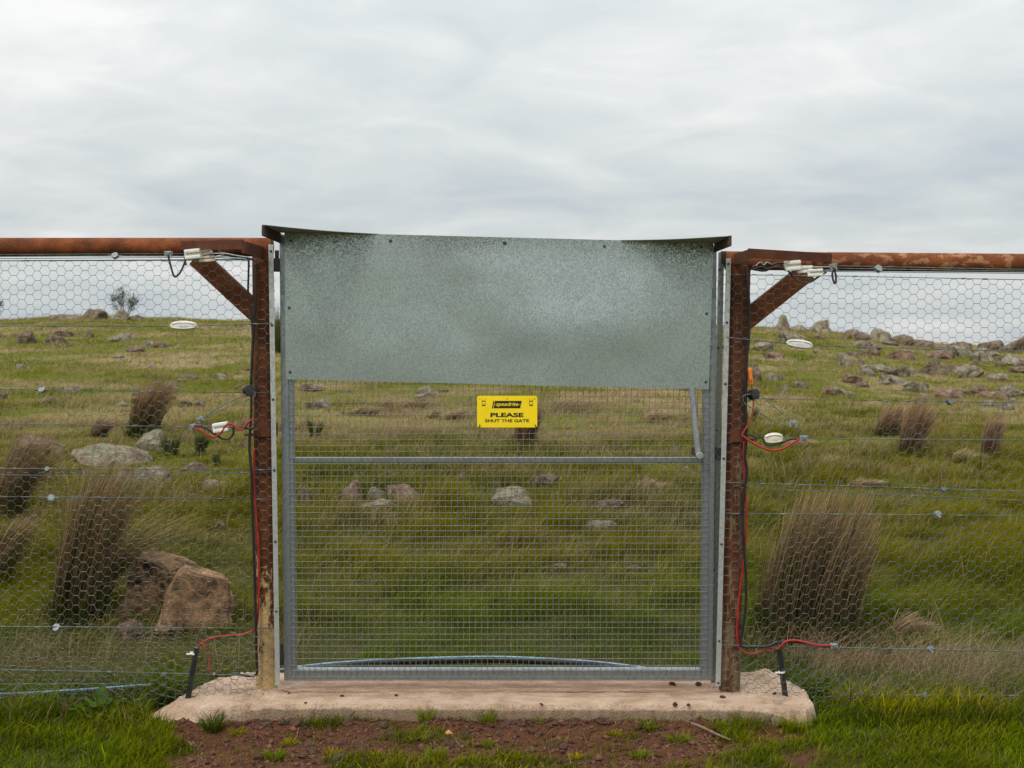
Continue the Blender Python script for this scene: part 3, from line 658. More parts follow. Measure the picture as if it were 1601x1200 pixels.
def lettering(txt, x0, x1, ytop, ybot, mat, shear=0.0, fat=0.0, desc=False, dy=-.0004, name='lettering'):
    cu = bpy.data.curves.new('lettering', 'FONT'); cu.body = txt; cu.size = 1; cu.shear = shear; cu.offset = fat; cu.resolution_u = 4
    tmp = bpy.data.objects.new('tmp_text', cu); COL.objects.link(tmp); bpy.context.view_layer.update()
    me = bpy.data.meshes.new_from_object(tmp.evaluated_get(bpy.context.evaluated_depsgraph_get())); bpy.data.objects.remove(tmp); bpy.data.curves.remove(cu)
    co = np.array([v.co[:] for v in me.vertices]); lo, hi = co.min(0), co.max(0)
    a_, b_ = spx(x0, ytop), spx(x1, ybot)
    for v in me.vertices:
        u_ = (v.co.x-lo[0])/(hi[0]-lo[0]); w__ = (v.co.y-lo[1])/(hi[1]-lo[1])
        v.co = (a_.x+(b_.x-a_.x)*u_, yi+dy, b_.z+(a_.z-b_.z)*w__)
    return link(name, me, M[mat], sign)
lettering('speedrite', 555, 905, 283, 362, 'yellow', .28, .012)
lettering('PLEASE', 468, 985, 450, 518, 'ink', 0, .038); lettering('SHUT THE GATE', 382, 1072, 550, 598, 'ink', 0, .028)
MB().add([spx(522, 322)+Vector((0, -.0004, 0)), spx(556, 322)+Vector((0, -.0004, 0)), spx(556, 328)+Vector((0, -.0004, 0)), spx(522, 328)+Vector((0, -.0004, 0))], [(0, 1, 2, 3)]).build('logo_line', M['yellow'], sign)
MB().add([spx(905, 322)+Vector((0, -.0004, 0)), spx(945, 322)+Vector((0, -.0004, 0)), spx(944, 328)+Vector((0, -.0004, 0)), spx(904, 328)+Vector((0, -.0004, 0))], [(0, 1, 2, 3)]).build('logo_line', M['yellow'], sign)
MB().add([spx(530, 266)+Vector((0, -.0004, 0)), spx(537, 266)+Vector((0, -.0004, 0)), spx(516, 379)+Vector((0, -.0004, 0)), spx(509, 379)+Vector((0, -.0004, 0))], [(0, 1, 2, 3)]).build('logo_line', M['yellow'], sign)
for x in (335, 1075):
    mb = MB()
    for (a_, b_, c_, d_) in ((0, 232, 6, 340), (48, 232, 54, 340), (0, 262, 54, 276), (0, 322, 54, 342)):
        mb.add([spx(x+a_, b_), spx(x+c_, b_), spx(x+c_, d_), spx(x+a_, d_)], [(0, 1, 2, 3)])
    mb.build('moulded_clip', M['ink'], sign)
for x, y in ((302, 232), (730, 232), (1162, 232)):
    MB().lathe(spx(x, y), (0, -1, 0), [(0, .0022), (.0004, .0022)], 8).build('fixing_hole', M['ink'], sign)
for (a_, b_, c_, d_) in ((300, 632, 298, 690), (1162, 632, 1186, 682)):
    MB().tube([spx(a_, b_)+Vector((0, -.002, 0)), spx(c_, d_)+Vector((0, -.002, 0))], .002, 6, smooth=False).build('tie', M['black'], sign)

# ------------------------------------------------------------------ electric fittings on the fences
def insulator_block(px, py, ln, hgt, ang, Y, label, mat='white', group=None):
    """slotted cylinder insulator: two shells round a core, wire running through"""
    c_ = PY(px, py, Y); k = .00265*(Y-CAM.y)/5.3; L_, h_ = ln*k, hgt*k; a_ = R(ang); ax_ = Vector((math.cos(a_), 0, math.sin(a_))); up = Vector((-math.sin(a_), 0, math.cos(a_)))
    o = thing('strain_insulator', c_, label, 'insulator', group)
    MB().tube([c_-ax_*L_*.48, c_+ax_*L_*.48], h_*.27, 12, smooth=False).build('core', M['ivory'], o, 40)
    for s_ in (-1, 1):
        MB().bar(c_-ax_*L_/2+up*s_*h_*.3, c_+ax_*L_/2+up*s_*h_*.3, h_*.38, h_*.9).build('shell', M[mat], o, bevel=h_*.12)
    MB().bar(c_-ax_*L_/2, c_-ax_*L_*.36, h_*.9, h_*.8).build('end_wall', M[mat], o, bevel=h_*.1)
    return o
gtop = 'white slotted insulators in the bundles under the rails'
insulator_block(302, 397, 25, 16, 6, -.17, 'largest white slotted insulator under the cream footed post rail', group=gtop)
insulator_block(322, 394, 20, 8, 14, -.145, 'small pale insulator lying above another behind the largest slotted one', 'ivory', gtop)
insulator_block(324, 404.5, 25, 9, 4, -.155, 'small pale insulator lowest in the bundle beside the brace top of the cream footed post', 'ivory', gtop)
insulator_block(1239, 415, 25, 16, 5, -.17, 'largest white slotted insulator under the rail of the latch side fence', group=gtop)
insulator_block(1258, 421, 24, 11, 6, -.16, 'middle white insulator of the three under the latch side rail', group=gtop)
insulator_block(1274, 426, 24, 12, 3, -.165, 'white insulator beside the looped clamp under the latch side rail', group=gtop)
insulator_block(345, 667.5, 24, 15, 9, -.08, 'white slotted insulator crossed by a red cable on the cream footed fence')
def insulator_oval(px, py, ln, hgt, ang, Y, label, mat='white', ribs=True, group=None):
    c_ = PY(px, py, Y); k = .00265*(Y-CAM.y)/5.3; L_, h_ = ln*k, hgt*k; a_ = R(ang); ax_ = Vector((math.cos(a_), 0, math.sin(a_))); up = Vector((-math.sin(a_), 0, math.cos(a_)))
    o = thing('strain_insulator', c_, label, 'insulator', group)
    prof = [(-L_/2+L_*t_, max(.001, h_/2*math.sqrt(max(0, 1-(2*t_-1)**2))**.8)) for t_ in np.linspace(0, 1, 15)]
    MB().lathe(c_, ax_, prof, 18, ((0, 1, 0), .55)).build('body', M[mat], o, 50)
    for s_ in (-1, 1):
        pts = [c_+ax_*L_*t_+up*s_*h_*(.30*math.sqrt(1-(2*t_)**2)+.02)+Vector((0, -h_*.27, 0)) for t_ in np.linspace(-.42, .42, 7)]
        MB().tube(pts, h_*.055, 6, seg=2).build('rim', M[mat], o, True)
    if ribs:
        for t_ in (-.12, -.04, .04, .12):
            MB().lathe(c_+ax_*L_*t_, ax_, [(-L_*.012, h_*.47), (-L_*.01, h_*.55), (L_*.01, h_*.55), (L_*.012, h_*.47)], 18, ((0, 1, 0), .62)).build('rib', M[mat], o)
    return o
insulator_oval(287, 508.5, 43, 14.5, 0, -.075, 'long white ribbed oval insulator on the wire left of the cream footed post')
insulator_oval(1250, 537.5, 43, 14, -7, -.075, 'long white ribbed oval insulator on the sloping wire of the latch side fence')
insulator_oval(1209.5, 685, 31, 18, 4, -.085, 'cream egg shaped insulator above a hanging red cable', 'ivory', False)

def wire_disc(px, py, r_px, ang, Y, label, squash=.62, mat='drum'):
    c_ = PY(px, py, Y); k = .00265*(Y-CAM.y)/5.3; r_ = r_px*k*.85
    o = thing('wire_tensioner', c_, label, 'tensioner', 'grey wire tensioners strung on the fence wires')
    a_ = R(ang); n_ = Vector((math.cos(a_+1.3)*.62, -.78, math.sin(a_+1.3)*.62)).normalized()
    MB().lathe(c_, n_, [(-r_*.55, r_*.5), (-r_*.5, r_), (-r_*.32, r_*1.02), (-.28*r_, r_*.7), (.28*r_, r_*.7), (r_*.32, r_*1.02), (r_*.5, r_), (r_*.55, r_*.5)], 16).build('drum', M[mat], o, 35)
    MB().tube([c_+Vector((-r_*2.2, 0, 0)), c_+Vector((-r_*.9, -.002, .001)), c_+Vector((r_*.9, -.002, -.001)), c_+Vector((r_*2.2, 0, 0))], .0028, 6, seg=3).build('wire_wrap', M['linewire'], o, True)
wire_disc(180, 399.5, 6, 20, -.17, 'grey wire tensioner hanging just under the smooth rusty rail')
wire_disc(66, 609, 6, 30, YN, 'grey wire tensioner on the wire above the distant tall rush clump')
wire_disc(80, 778, 6.5, -30, YN, 'grey wire tensioner on the wire beside the tall leaning rush clump')
wire_disc(89, 981, 7, 35, YN, 'grey wire tensioner at the foot of the tall leaning rush clump')
wire_disc(74, 733, 4.5, 5, YN, 'small dark wire tensioner on the double wire above the leaning rush clump', mat='linewire')
wire_disc(1373, 420, 7, -15, -.17, 'grey wire tensioner hanging just under the blotchy rusty rail')
wire_disc(1484, 627.5, 6, -20, YN, 'dark wire tensioner on the wire above the pair of distant brown rushes', mat='linewire')
wire_disc(1475, 765, 5, -5, YN, 'small wire tensioner on the double wire of the latch side fence', mat='linewire')
wire_disc(1466, 804, 7, -35, YN, 'pale wire tensioner below the double wire of the latch side fence')
wire_disc(1455, 1015, 6.5, -40, YN, 'pale wire tensioner on the thick bottom wire of the latch side fence')
wire_disc(1446, 1087, 6, -25, YN-.024, 'dark wire tensioner low in the straw under the latch side fence', mat='linewire')

def clamp(px, py, w_px, h_px, ang, Y, label):
    c_ = PY(px, py, Y); k = .00265; a_ = R(ang); rot = Matrix.Rotation(-a_, 3, 'Y')
    o = thing('wire_clamp', c_, label, 'clamp', 'silver bolted wire clamps')
    MB().box(c_, (w_px*k, .010, h_px*k), rot).build('plate', M['clamp'], o, bevel=.0015)
    MB().box(c_+Vector((0, .012, 0)), (w_px*k, .006, h_px*k), rot).build('plate', M['clamp'], o, bevel=.0015)
    MB().lathe(c_+Vector((0, .012, 0)), (0, -1, 0), [(0, .0045), (.018, .0045), (.0181, .008), (.024, .008), (.0242, .004), (.03, .004)], 6).build('bolt', M['frame'], o)
    for s_ in (-1, 1):
        MB().box(c_+rot @ Vector((s_*w_px*k*.36, -.006, h_px*k*.38)), (.006, .006, .007), rot).build('tooth', M['clamp'], o)
        MB().box(c_+rot @ Vector((s_*w_px*k*.36, -.006, -h_px*k*.38)), (.006, .006, .007), rot).build('tooth', M['clamp'], o)
    return o
clamp(263, 396.5, 11, 8, 0, -.17, 'silver wire clamp under the smooth rail with a cable looping from it')
clamp(302, 667, 10, 9, 12, -.085, 'silver wire clamp where red and black cables meet the left wire')
clamp(313, 655, 8, 7, 32, -.085, 'small silver clamp on the slanting wire to the black reel of the cream footed post')
clamp(1303, 417, 10, 10, 10, -.17, 'silver wire clamp with a short hanging loop under the blotchy rail')
clamp(1240, 662.5, 11, 9, -8, -.09, 'silver clamp joining two slanting wires from the black reel')
clamp(1257, 685, 12, 8, -3, -.085, 'silver clamp where the hanging red cable meets the wire')
clamp(1304, 1009.5, 11, 6, 0, -.07, 'silver clamp on the bottom wire at the end of the red cable')

def cable(points, Y, r_, mat, label, cat='cable', seg=7, name='cable'):
    P = [PY(p[0], p[1], p[2] if len(p) > 2 else Y) for p in points]
    o = MB().tube(P, r_, 8, seg=seg).build(name, M[mat], None, True); return tag(o, label, cat)
cable([(263, 399), (266, 412), (271, 429), (275, 432), (282, 425), (288, 412), (291, 400)], -.17, .0042, 'browncable', 'dark cable hanging in a V under the smooth rusty rail')
cable([(289, 399), (289.5, 408), (291, 414)], -.175, .0042, 'browncable', 'short stub of dark cable hanging beside the largest left insulator')
cable([(318, 395), (328, 391), (340, 390), (345, 394), (355, 398), (380, 402), (398, 405)], -.14, .0036, 'browncable', 'dark cable arching over the pale insulators to the cream footed post')
cable([(322, 399), (335, 401), (350, 399), (365, 401), (385, 403), (400, 406)], -.13, .0032, 'frame', 'grey twisted wire tail running from the left insulators to the post', 'wire', name='wire_tail')
cable([(318, 404), (332, 402), (346, 402), (362, 403), (380, 404)], -.15, .003, 'frame', 'grey wire tail lowest under the left insulator bundle', 'wire', name='wire_tail')
cable([(326, 397), (338, 396), (352, 396), (368, 399), (388, 402)], -.15, .0026, 'clamp', 'bright wire tail twisted through the left insulator bundle', 'wire', name='wire_tail')
cable([(389, 405), (388.5, 430), (388, 455), (391, 480), (394, 505), (395, 540), (393, 575), (392, 600)], -.07, .0042, 'black', 'thin black cable dropping in front of the brace to the black reel')
cable([(399, 410, -.06), (400, 450), (398, 490), (396, 520), (394, 560), (393, 600), (393, 640), (391, 675), (390, 700), (393, 740), (394, 780), (396, 830), (398, 900), (400, 960), (401, 1020), (402, 1050), (396, 1056), (385, 1056), (370, 1054), (350, 1056), (335, 1056)], -.066, .0056, 'black', 'long black cable running down the cream footed post and along the slab')
cable([(397, 700), (397, 760), (400, 800), (404, 850), (405, 900), (404, 950), (402, 975), (397, 984), (380, 991), (350, 994), (335, 996), (322, 1001), (312, 1008), (308, 1014)], -.058, .0040, 'red', 'long red cable running down the cream footed post to the conduit')
cable([(316, 1005), (322, 1012), (326, 1022), (327, 1035), (329, 1052)], -.07, .0042, 'redbrown', 'short faded red cable dropping from the left conduit to the slab')
MBc = thing('cable_joint', PY(334, 1055, -.07), 'small grey cable joint lying on the left end of the slab', 'joint')
MB().tube([PY(329, 1053, -.07), PY(338, 1055, -.07)], .008, 8, smooth=False).build('sleeve', M['browncable'], MBc, 40)
MB().lathe(PY(335, 1053, -.075), (0, -1, 0), [(0, .006), (.008, .006)], 6).build('bolt', M['clamp'], MBc)
cable([(303, 668), (315, 674), (326, 680), (335, 683), (345, 677), (351, 668), (357, 662), (364, 664), (370, 669), (376, 671), (382, 668), (388, 660), (396, 655)], -.095, .0044, 'red', 'curling red cable crossing the white slotted insulator to the cream footed post')
cable([(303, 666), (316, 667), (328, 673), (338, 680), (350, 686), (360, 684), (365, 676), (365, 668), (372, 669), (380, 667), (388, 670), (398, 668)], -.088, .0042, 'black', 'curling black cable looping under the white slotted insulator')
cable([(300, 667), (340, 666), (375, 669), (402, 670)], -.08, .0026, 'linewire', 'grey strain wire through the white slotted insulator to the post lug', 'wire', name='wire_tail')
cable([(303, 664), (313, 656), (345, 635), (380, 619), (388, 613), (396, 612), (399, 616), (394, 622), (360, 634), (316, 654)], -.085, .0018, 'linewire', 'thin wire doubled back round the black reel of the cream footed post', 'wire', name='wire_loop')
# black reels
def reel(px, py, label):
    c_ = PY(px, py, -.08); o = thing('reel_insulator', c_, label, 'insulator', 'black reel insulators beside the posts')
    MB().lathe(c_, (.5, -.8, .15), [(-.016, .012), (-.015, .0215), (-.009, .0215), (-.007, .013), (.007, .013), (.009, .0215), (.015, .0215), (.016, .010)], 18).build('drum', M['black'], o, 35)
    MB().tube([c_, c_+Vector((.03 if px < 800 else -.03, .03, .004))], .005, 8, smooth=False).build('stem', M['black'], o)
    return o
reel(389, 610, 'black reel insulator beside the cream footed post'); reel(1178, 616.5, 'black reel insulator beneath the orange tag')
tagc = PY(1172.5, 588, -.07); ot = thing('cutout_switch', tagc, 'orange plastic tag standing on edge beside the latch side post', 'switch')
MB().bar(tagc+Vector((-.004, 0, .034)), tagc+Vector((.006, 0, -.034)), .015, .034).build('body', M['orange'], ot, bevel=.006)
MB().box(tagc+Vector((.003, -.0175, -.018)), (.006, .003, .014)).build('slot', M['redbrown'], ot)
cable([(1175, 602), (1176.5, 612), (1178, 626), (1177, 645), (1170, 662), (1160, 679)], -.075, .0036, 'redbrown', 'thin red brown cable from the orange tag past the black reel')
cable([(1160, 680), (1172, 689), (1190, 699), (1208, 704), (1224, 701), (1240, 692), (1250, 686)], -.095, .0047, 'red', 'bright red cable hanging in a bow under the cream egg shaped insulator')
cable([(1168, 678), (1176, 680), (1182, 684), (1189, 682), (1193, 686), (1196, 693), (1204, 696), (1220, 693), (1234, 687), (1250, 685)], -.092, .0042, 'browncable', 'dark cable knotted to the cream egg shaped insulator')
cable([(1195, 684), (1209, 685), (1255, 685)], -.088, .0022, 'linewire', 'strain wire through the cream egg shaped insulator', 'wire', name='wire_tail')
cable([(1241, 662), (1226, 664), (1205, 655), (1175, 637), (1165, 631), (1161.5, 622), (1166, 617), (1178, 616), (1190, 619), (1203, 629), (1222, 645), (1240, 661), (1254, 680)], -.088, .0019, 'linewire', 'thin wire doubled back round the black reel under the orange tag', 'wire', name='wire_loop')
cable([(1166, 415, -.06), (1168, 440), (1171, 470), (1172, 500), (1170, 540), (1167, 565), (1166, 600), (1166, 640), (1167, 680), (1165, 715), (1168, 735), (1164, 765), (1161, 800), (1163, 850), (1166, 900), (1166, 945), (1161, 985), (1158, 1008), (1175, 1011), (1200, 1010), (1215, 1004), (1240, 1003), (1270, 1006), (1300, 1009)], -.066, .0056, 'black', 'long black cable running down the latch side post and along the bottom wire')
cable([(1163, 690), (1163, 715), (1165, 760), (1167, 810), (1165, 855), (1160, 900), (1154, 950), (1152, 985), (1155, 1008), (1162, 1018), (1175, 1022), (1190, 1018), (1205, 1013), (1217, 1014)], -.058, .0042, 'red', 'long red cable running down the latch side post to the conduit')
cable([(1217, 1014), (1222, 1008), (1230, 1002), (1245, 1001), (1262, 1005), (1280, 1008.5), (1298, 1009)], -.075, .0046, 'red', 'red cable leaving the right conduit for the clamp on the bottom wire')
# twisted bundle under the right rail
cable([(1176, 418), (1185, 413), (1195, 411), (1205, 414), (1215, 411), (1226, 411)], -.16, .0042, 'browncable', 'uppermost dark cable tail behind the largest latch side insulator')
cable([(1178, 421), (1190, 417), (1200, 420), (1212, 417), (1224, 419), (1234, 425), (1243, 436), (1255, 442), (1268, 440), (1280, 432), (1292, 425)], -.165, .0040, 'browncable', 'dark cable swinging below the latch side insulators to the clamp')
cable([(1174, 420), (1184, 422), (1196, 423), (1208, 418), (1222, 414)], -.155, .0038, 'browncable', 'lowest dark cable tail knotted under the latch side rail')
cable([(1182, 416), (1188, 410), (1194, 414), (1199, 410), (1206, 413)], -.17, .0028, 'frame', 'grey wire tail curled over the cable knot under the blotchy rail', 'wire', name='wire_tail')
cable([(1250, 415), (1262, 416), (1276, 417), (1300, 417)], -.165, .0028, 'clamp', 'bright strain wire above the middle latch side insulator', 'wire', name='wire_tail')
cable([(1262, 423), (1285, 423), (1303, 420)], -.168, .0026, 'linewire', 'strain wire through the lower latch side insulators', 'wire', name='wire_tail')
cable([(1302, 420), (1301.5, 432), (1304, 441), (1306.5, 441), (1307, 432), (1304.5, 421)], -.175, .0042, 'browncable', 'short closed loop of dark cable hanging from the blotchy rail clamp')
# conduits with cable ties
def conduit(a_, b_, tie, label):
    A, B = PY(*a_, -.075), PY(*b_, -.075)
    o = thing('conduit', (B.x, B.y, B.z), label, 'conduit', 'black conduits rising at the slab ends')
    MB().tube([B+(B-A)*.5, B, A], .0118, 14, smooth=False).build('pipe', M['pipe_black'], o, 40)
    t_ = PY(*tie, -.075); d_ = (A-B).normalized()
    tt = MB().lathe(t_, d_, [(-.0035, .0122), (-.0035, .014), (.0035, .014), (.0035, .0122)], 14).build('cable_tie', M['tie'], o)
    MB().box(t_+Vector((-.019, -.004, -.002)), (.016, .006, .006)).build('tie_tail', M['tie'], tt, bevel=.001)
conduit((308, 1012), (297, 1074), (302, 1021), 'black conduit leaning beside the left broken end of the slab')
conduit((1218, 1014), (1228, 1090), (1222, 1050), 'black conduit standing at the right broken end of the slab')

# ------------------------------------------------------------------ poly pipes lying behind the fence
def polypipe(pts, label, r_=.0165):
    P = catmull([Vector(p) for p in pts], 10)
    o = thing('water_pipe', P[0], label, 'pipe', 'black water pipes with a blue stripe')
    MB().tube(P, r_, 14, smooth=False).build('pipe', M['pipe_black'], o, 40)
    top = [p+Vector((0, -r_*.28, r_*.80)) for p in P]
    MB().tube(top, r_*.30, 8, smooth=False).build('stripe', M['pipe_blue'], o, True)
polypipe([PZ(430, 1052, -.06), PZ(500, 1042, -.05), PZ(600, 1035, -.03), PZ(720, 1031, -.02), PZ(800, 1031, -.02), PZ(900, 1036, -.03), PZ(965, 1042, -.05), PZ(1040, 1052, -.07)], 'bowed black water pipe with a blue stripe behind the gate')
pl = [PZ(x, y, -.03) for x, y in ((-60, 1090), (30, 1087), (100, 1083), (160, 1079), (225, 1074), (290, 1068))]
polypipe(pl, 'straight black water pipe with a blue stripe half sunk in grass beside the weed', .014)
# stick before the slab
P = [PZ(a_, b_, -.07) for a_, b_ in ((1054, 1124), (1072, 1132), (1092, 1139), (1120, 1152), (1142, 1161))]
tag(MB().tube([p+Vector((0, 0, .012)) for p in P], [.0055, .005, .006, .0045, .003], 7, seg=4).build('stick', M['twig'], None, True), 'thin grey brown stick lying against the slab front', 'stick')

# ------------------------------------------------------------------ rocks
def rock_mesh(name, seed, sub=3, planes=12, rough=.24, flat=1.0):
    rg = np.random.default_rng(seed); bm = bmesh.new(); bmesh.ops.create_icosphere(bm, subdivisions=sub, radius=1)
    co = np.array([v.co[:] for v in bm.verts])
    for k in range(planes):
        n_ = rg.normal(size=3); n_ /= np.linalg.norm(n_); d_ = rg.uniform(.45, .82); q_ = co @ n_
        co = co - np.maximum(q_-d_, 0)[:, None]*n_[None]
    nn = co/np.linalg.norm(co, axis=1)[:, None]
    co = co + nn*((fbm(co[:, 0]*1.7+seed, co[:, 1]*1.7, co[:, 2]*1.7, 4)-.5)*rough*2.4+(fbm(co[:, 0]*5+seed, co[:, 1]*5, co[:, 2]*5, 3)-.5)*.16)[:, None]
    lo, hi = co.min(0), co.max(0); co = (co-(lo+hi)/2)/((hi-lo)/2); co[:, 2] = (co[:, 2]+1)/2       # unit footprint, z 0..1
    for v, p in zip(bm.verts, co): v.co = p
    me = bpy.data.meshes.new(name); bm.to_mesh(me); bm.free(); me.shade_smooth(); me.set_sharp_from_angle(angle=R(22)); return me
RM = {}
FOOT = []
def rock(px, py, w_px, h_px, mat, label, group=None, seed=0, depth=.8, name='rock', sub=3, pos=None, sink=.42):
    p = pos or ghit(px, py); k = (p-CAM).dot(FW)/2000; W_, H_ = w_px*k, h_px*k/(1-sink)+(.05 if p.y > 3 and pos is None else 0)
    FOOT.append((p.x, p.y+W_*depth*.25, W_/2, W_*depth/2))
    key = (seed, sub, mat)
    if key not in RM: RM[key] = rock_mesh('rock', seed, sub); RM[key].materials.append(M[mat])
    o = bpy.data.objects.new(name, RM[key]); COL.objects.link(o)
    rg = random.Random(seed*31+int(px*7)+int(py))
    o.location = (p.x, p.y+W_*depth*.25, p.z-H_*sink); o.scale = (W_/2, W_*depth/2, H_); o.rotation_euler = (rg.uniform(-.1, .1), rg.uniform(-.12, .12), rg.uniform(-.35, .35)+(math.pi if rg.random() < .5 else 0))
    return tag(o, label, 'rock', group)
# two hewn blocks left of the gate
def block(cs, label, seed):
    bm = bmesh.new(); vs = [bm.verts.new(c_) for c_ in cs]
    for f in ((3, 2, 1, 0), (4, 5, 6, 7), (0, 1, 5, 4), (1, 2, 6, 5), (2, 3, 7, 6), (3, 0, 4, 7)): bm.faces.new([vs[i] for i in f])
    bmesh.ops.recalc_face_normals(bm, faces=bm.faces); bmesh.ops.bevel(bm, geom=bm.edges[:], offset=.014, segments=2, affect='EDGES')
    bmesh.ops.triangulate(bm, faces=bm.faces); 
    for _ in range(4):
        long = [e for e in bm.edges if e.calc_length() > .022]
        if not long: break
        bmesh.ops.subdivide_edges(bm, edges=long, cuts=1); bmesh.ops.triangulate(bm, faces=bm.faces)
    bm.normal_update(); co = np.array([v.co[:] for v in bm.verts]); no = np.array([v.normal[:] for v in bm.verts])
    d_ = (fbm(co[:, 0]*7+seed, co[:, 1]*7, co[:, 2]*7, 4)-.5)*.055 + (fbm(co[:, 0]*30+seed, co[:, 1]*30, co[:, 2]*30, 3)-.5)*.024
    co = co+no*d_[:, None]
    for v, p in zip(bm.verts, co): v.co = p
    me = bpy.data.meshes.new('stone_block'); bm.to_mesh(me); bm.free(); me.shade_smooth(); me.set_sharp_from_angle(angle=R(50))
    o = link('stone_block', me, M['rock_block']); return tag(o, label, 'rock')
def B8(pts): return [PY(a_, b_, c_) for a_, b_, c_ in pts]
# bottom ring (front-left, front-right, back-right, back-left), top ring
block(B8([(236, 992, 1.12), (360, 985, 1.22), (372, 962, 1.65), (262, 970, 1.62), (281, 888, 1.22), (360, 909, 1.20), (352, 897, 1.55), (286, 874, 1.55)]), 'squared sandstone block leaning forward with a jutting top corner', 3)
block(B8([(172, 978, 1.52), (256, 978, 1.62), (300, 955, 2.05), (205, 955, 2.0), (212, 868, 1.62), (268, 894, 1.66), (312, 882, 2.05), (236, 852, 1.98)]), 'squared sandstone block behind the leaning one and against the rushes', 8)
rock(205, 1000, 44, 27, 'rock_red', 'small reddish stone at the foot of the sandstone blocks', seed=4)
rock(277, 1002, 15, 9, 'rock_red', 'tiny reddish stone chip in grass before the sandstone blocks', seed=6)
rock(98, 1122, 15, 30, 'pebble', 'upright red brick shard in grass beside the broadleaf weed', seed=11, name='brick_shard', pos=PZ(97, 1124, -.08))
big = [(147, 499, 38, 17, 'rock_brown', 'brown domed boulder on the skyline beside the small shrub', .9), (186, 500, 34, 15, 'rock_lichen', 'grey boulder on the skyline at the foot of the small shrub', .9),
       (212, 500, 26, 8, 'rock_brown', 'low brown rock on the skyline just beyond the small shrub', .9), (100, 499, 60, 7, 'rock_brown', 'long low rock along the skyline before the domed boulder', .9), (40, 537, 30, 21, 'rock_brown', 'rough brown boulder on the far slope below the skyline wire', .9),
       (138, 528, 15, 11, 'rock_brown', 'small round brown boulder below the domed skyline boulder', .9),
       (168, 727, 128, 28, 'rock_lichen', 'long low pale lichened outcrop above the leaning rush clump', .6), (237, 703, 58, 28, 'rock_lichen', 'pale domed rock below the far tall rush clump', .8),
       (236, 768, 62, 34, 'rock_lichen', 'pale green lichened rock above the leaning rush clump tips', .8), (336, 768, 46, 13, 'rock_lichen', 'low grey rock in grass before the cream footed post', .7),
       (62, 712, 84, 30, 'rock_brown', 'brown lichened outcrop behind the edge rush clump', .7), (180, 760, 70, 18, 'rock_brown', 'low brown rock between the lichened rocks', .7), (118, 790, 40, 14, 'rock_brown', 'small brown rock left of the leaning rush tips', .7), (300, 738, 50, 10, 'rock_brown', 'flat brown rock strip by the cream footed post', .7),
       (545, 788, 40, 30, 'rock_red', 'reddish domed rock seen through the gate mesh', .8), (634, 793, 58, 28, 'rock_red', 'broken reddish rock beside the domed one behind the gate', .8), (592, 800, 66, 12, 'rock_lichen', 'flat pale rock before the reddish pair behind the gate', .7),
       (588, 782, 34, 16, 'rock_lichen', 'pale rock between the reddish pair behind the gate', .7), (475, 786, 24, 16, 'rock_brown', 'small brown rock by the hinge side of the gate', .7),
       (796, 793, 68, 26, 'rock_lichen', 'pale rock with lichen in the middle of the gate view', .7), (852, 765, 38, 19, 'rock_brown', 'dark rounded rock under the sign and left of the latch handle', .8),
       (940, 832, 54, 17, 'rock_lichen', 'pale low rock behind the lower gate mesh', .7), (866, 895, 46, 15, 'rock_red', 'low pinkish rock nearest behind the lower mesh', .6), (993, 894, 44, 10, 'rock_brown', 'flat brown rock in grass behind the latch side mesh', .6),
       (952, 797, 52, 10, 'rock_brown', 'flat brown rock streak behind the latch side mesh', .6),
       (1223, 512, 26, 24, 'rock_lichen', 'pointed standing rock on the skyline beside the latch side brace', .8), (1250, 514, 26, 9, 'rock_lichen', 'low rock between two skyline rocks by the latch side brace', .8), (1286, 516, 36, 19, 'rock_lichen', 'rounded pale rock on the skyline beyond the pointed one', .8),
       (1340, 532, 44, 17, 'rock_brown', 'brown rock on the falling skyline', .8), (1380, 532, 38, 22, 'rock_lichen', 'lichened rock on the falling skyline', .8), (1412, 536, 40, 16, 'rock_brown', 'brown rock after the lichened one on the falling skyline', .8),
       (1440, 544, 50, 14, 'rock_brown', 'low reddish rocks on the falling skyline', .8), (1505, 546, 36, 12, 'rock_brown', 'low rock where the skyline dips', .8), (1552, 548, 40, 16, 'rock_brown', 'rock beyond the dip of the skyline', .8), (1592, 550, 50, 26, 'rock_brown', 'large brown boulder at the far end of the skyline', .8),
       (1465, 582, 30, 26, 'rock_brown', 'tall split boulder standing on the far stony slope', .9), (1515, 590, 50, 18, 'rock_lichen', 'pale rock beside the split boulder', .8), (1540, 566, 44, 22, 'rock_lichen', 'pale boulder above and beyond the split boulder', .8), (1575, 640, 26, 11, 'rock_lichen', 'pale flat rock in grass past the wire tensioner', .8),
       (1365, 555, 24, 12, 'rock_brown', 'small brown rock below the falling skyline', .8), (1180, 596, 26, 22, 'rock_brown', 'grey brown rock just behind the orange tag', .8), (1210, 594, 22, 11, 'rock_lichen', 'pale small rock beyond the orange tag', .8), (1355, 588, 22, 10, 'rock_lichen', 'small pale rock under the ribbed insulator wire', .8)]
for i, (px, py, w_, h_, mt, lab, dp) in enumerate(big): rock(px, py, w_, h_, mt, lab, seed=20+i % 12, depth=dp)
rg = random.Random(11); nfar = 0
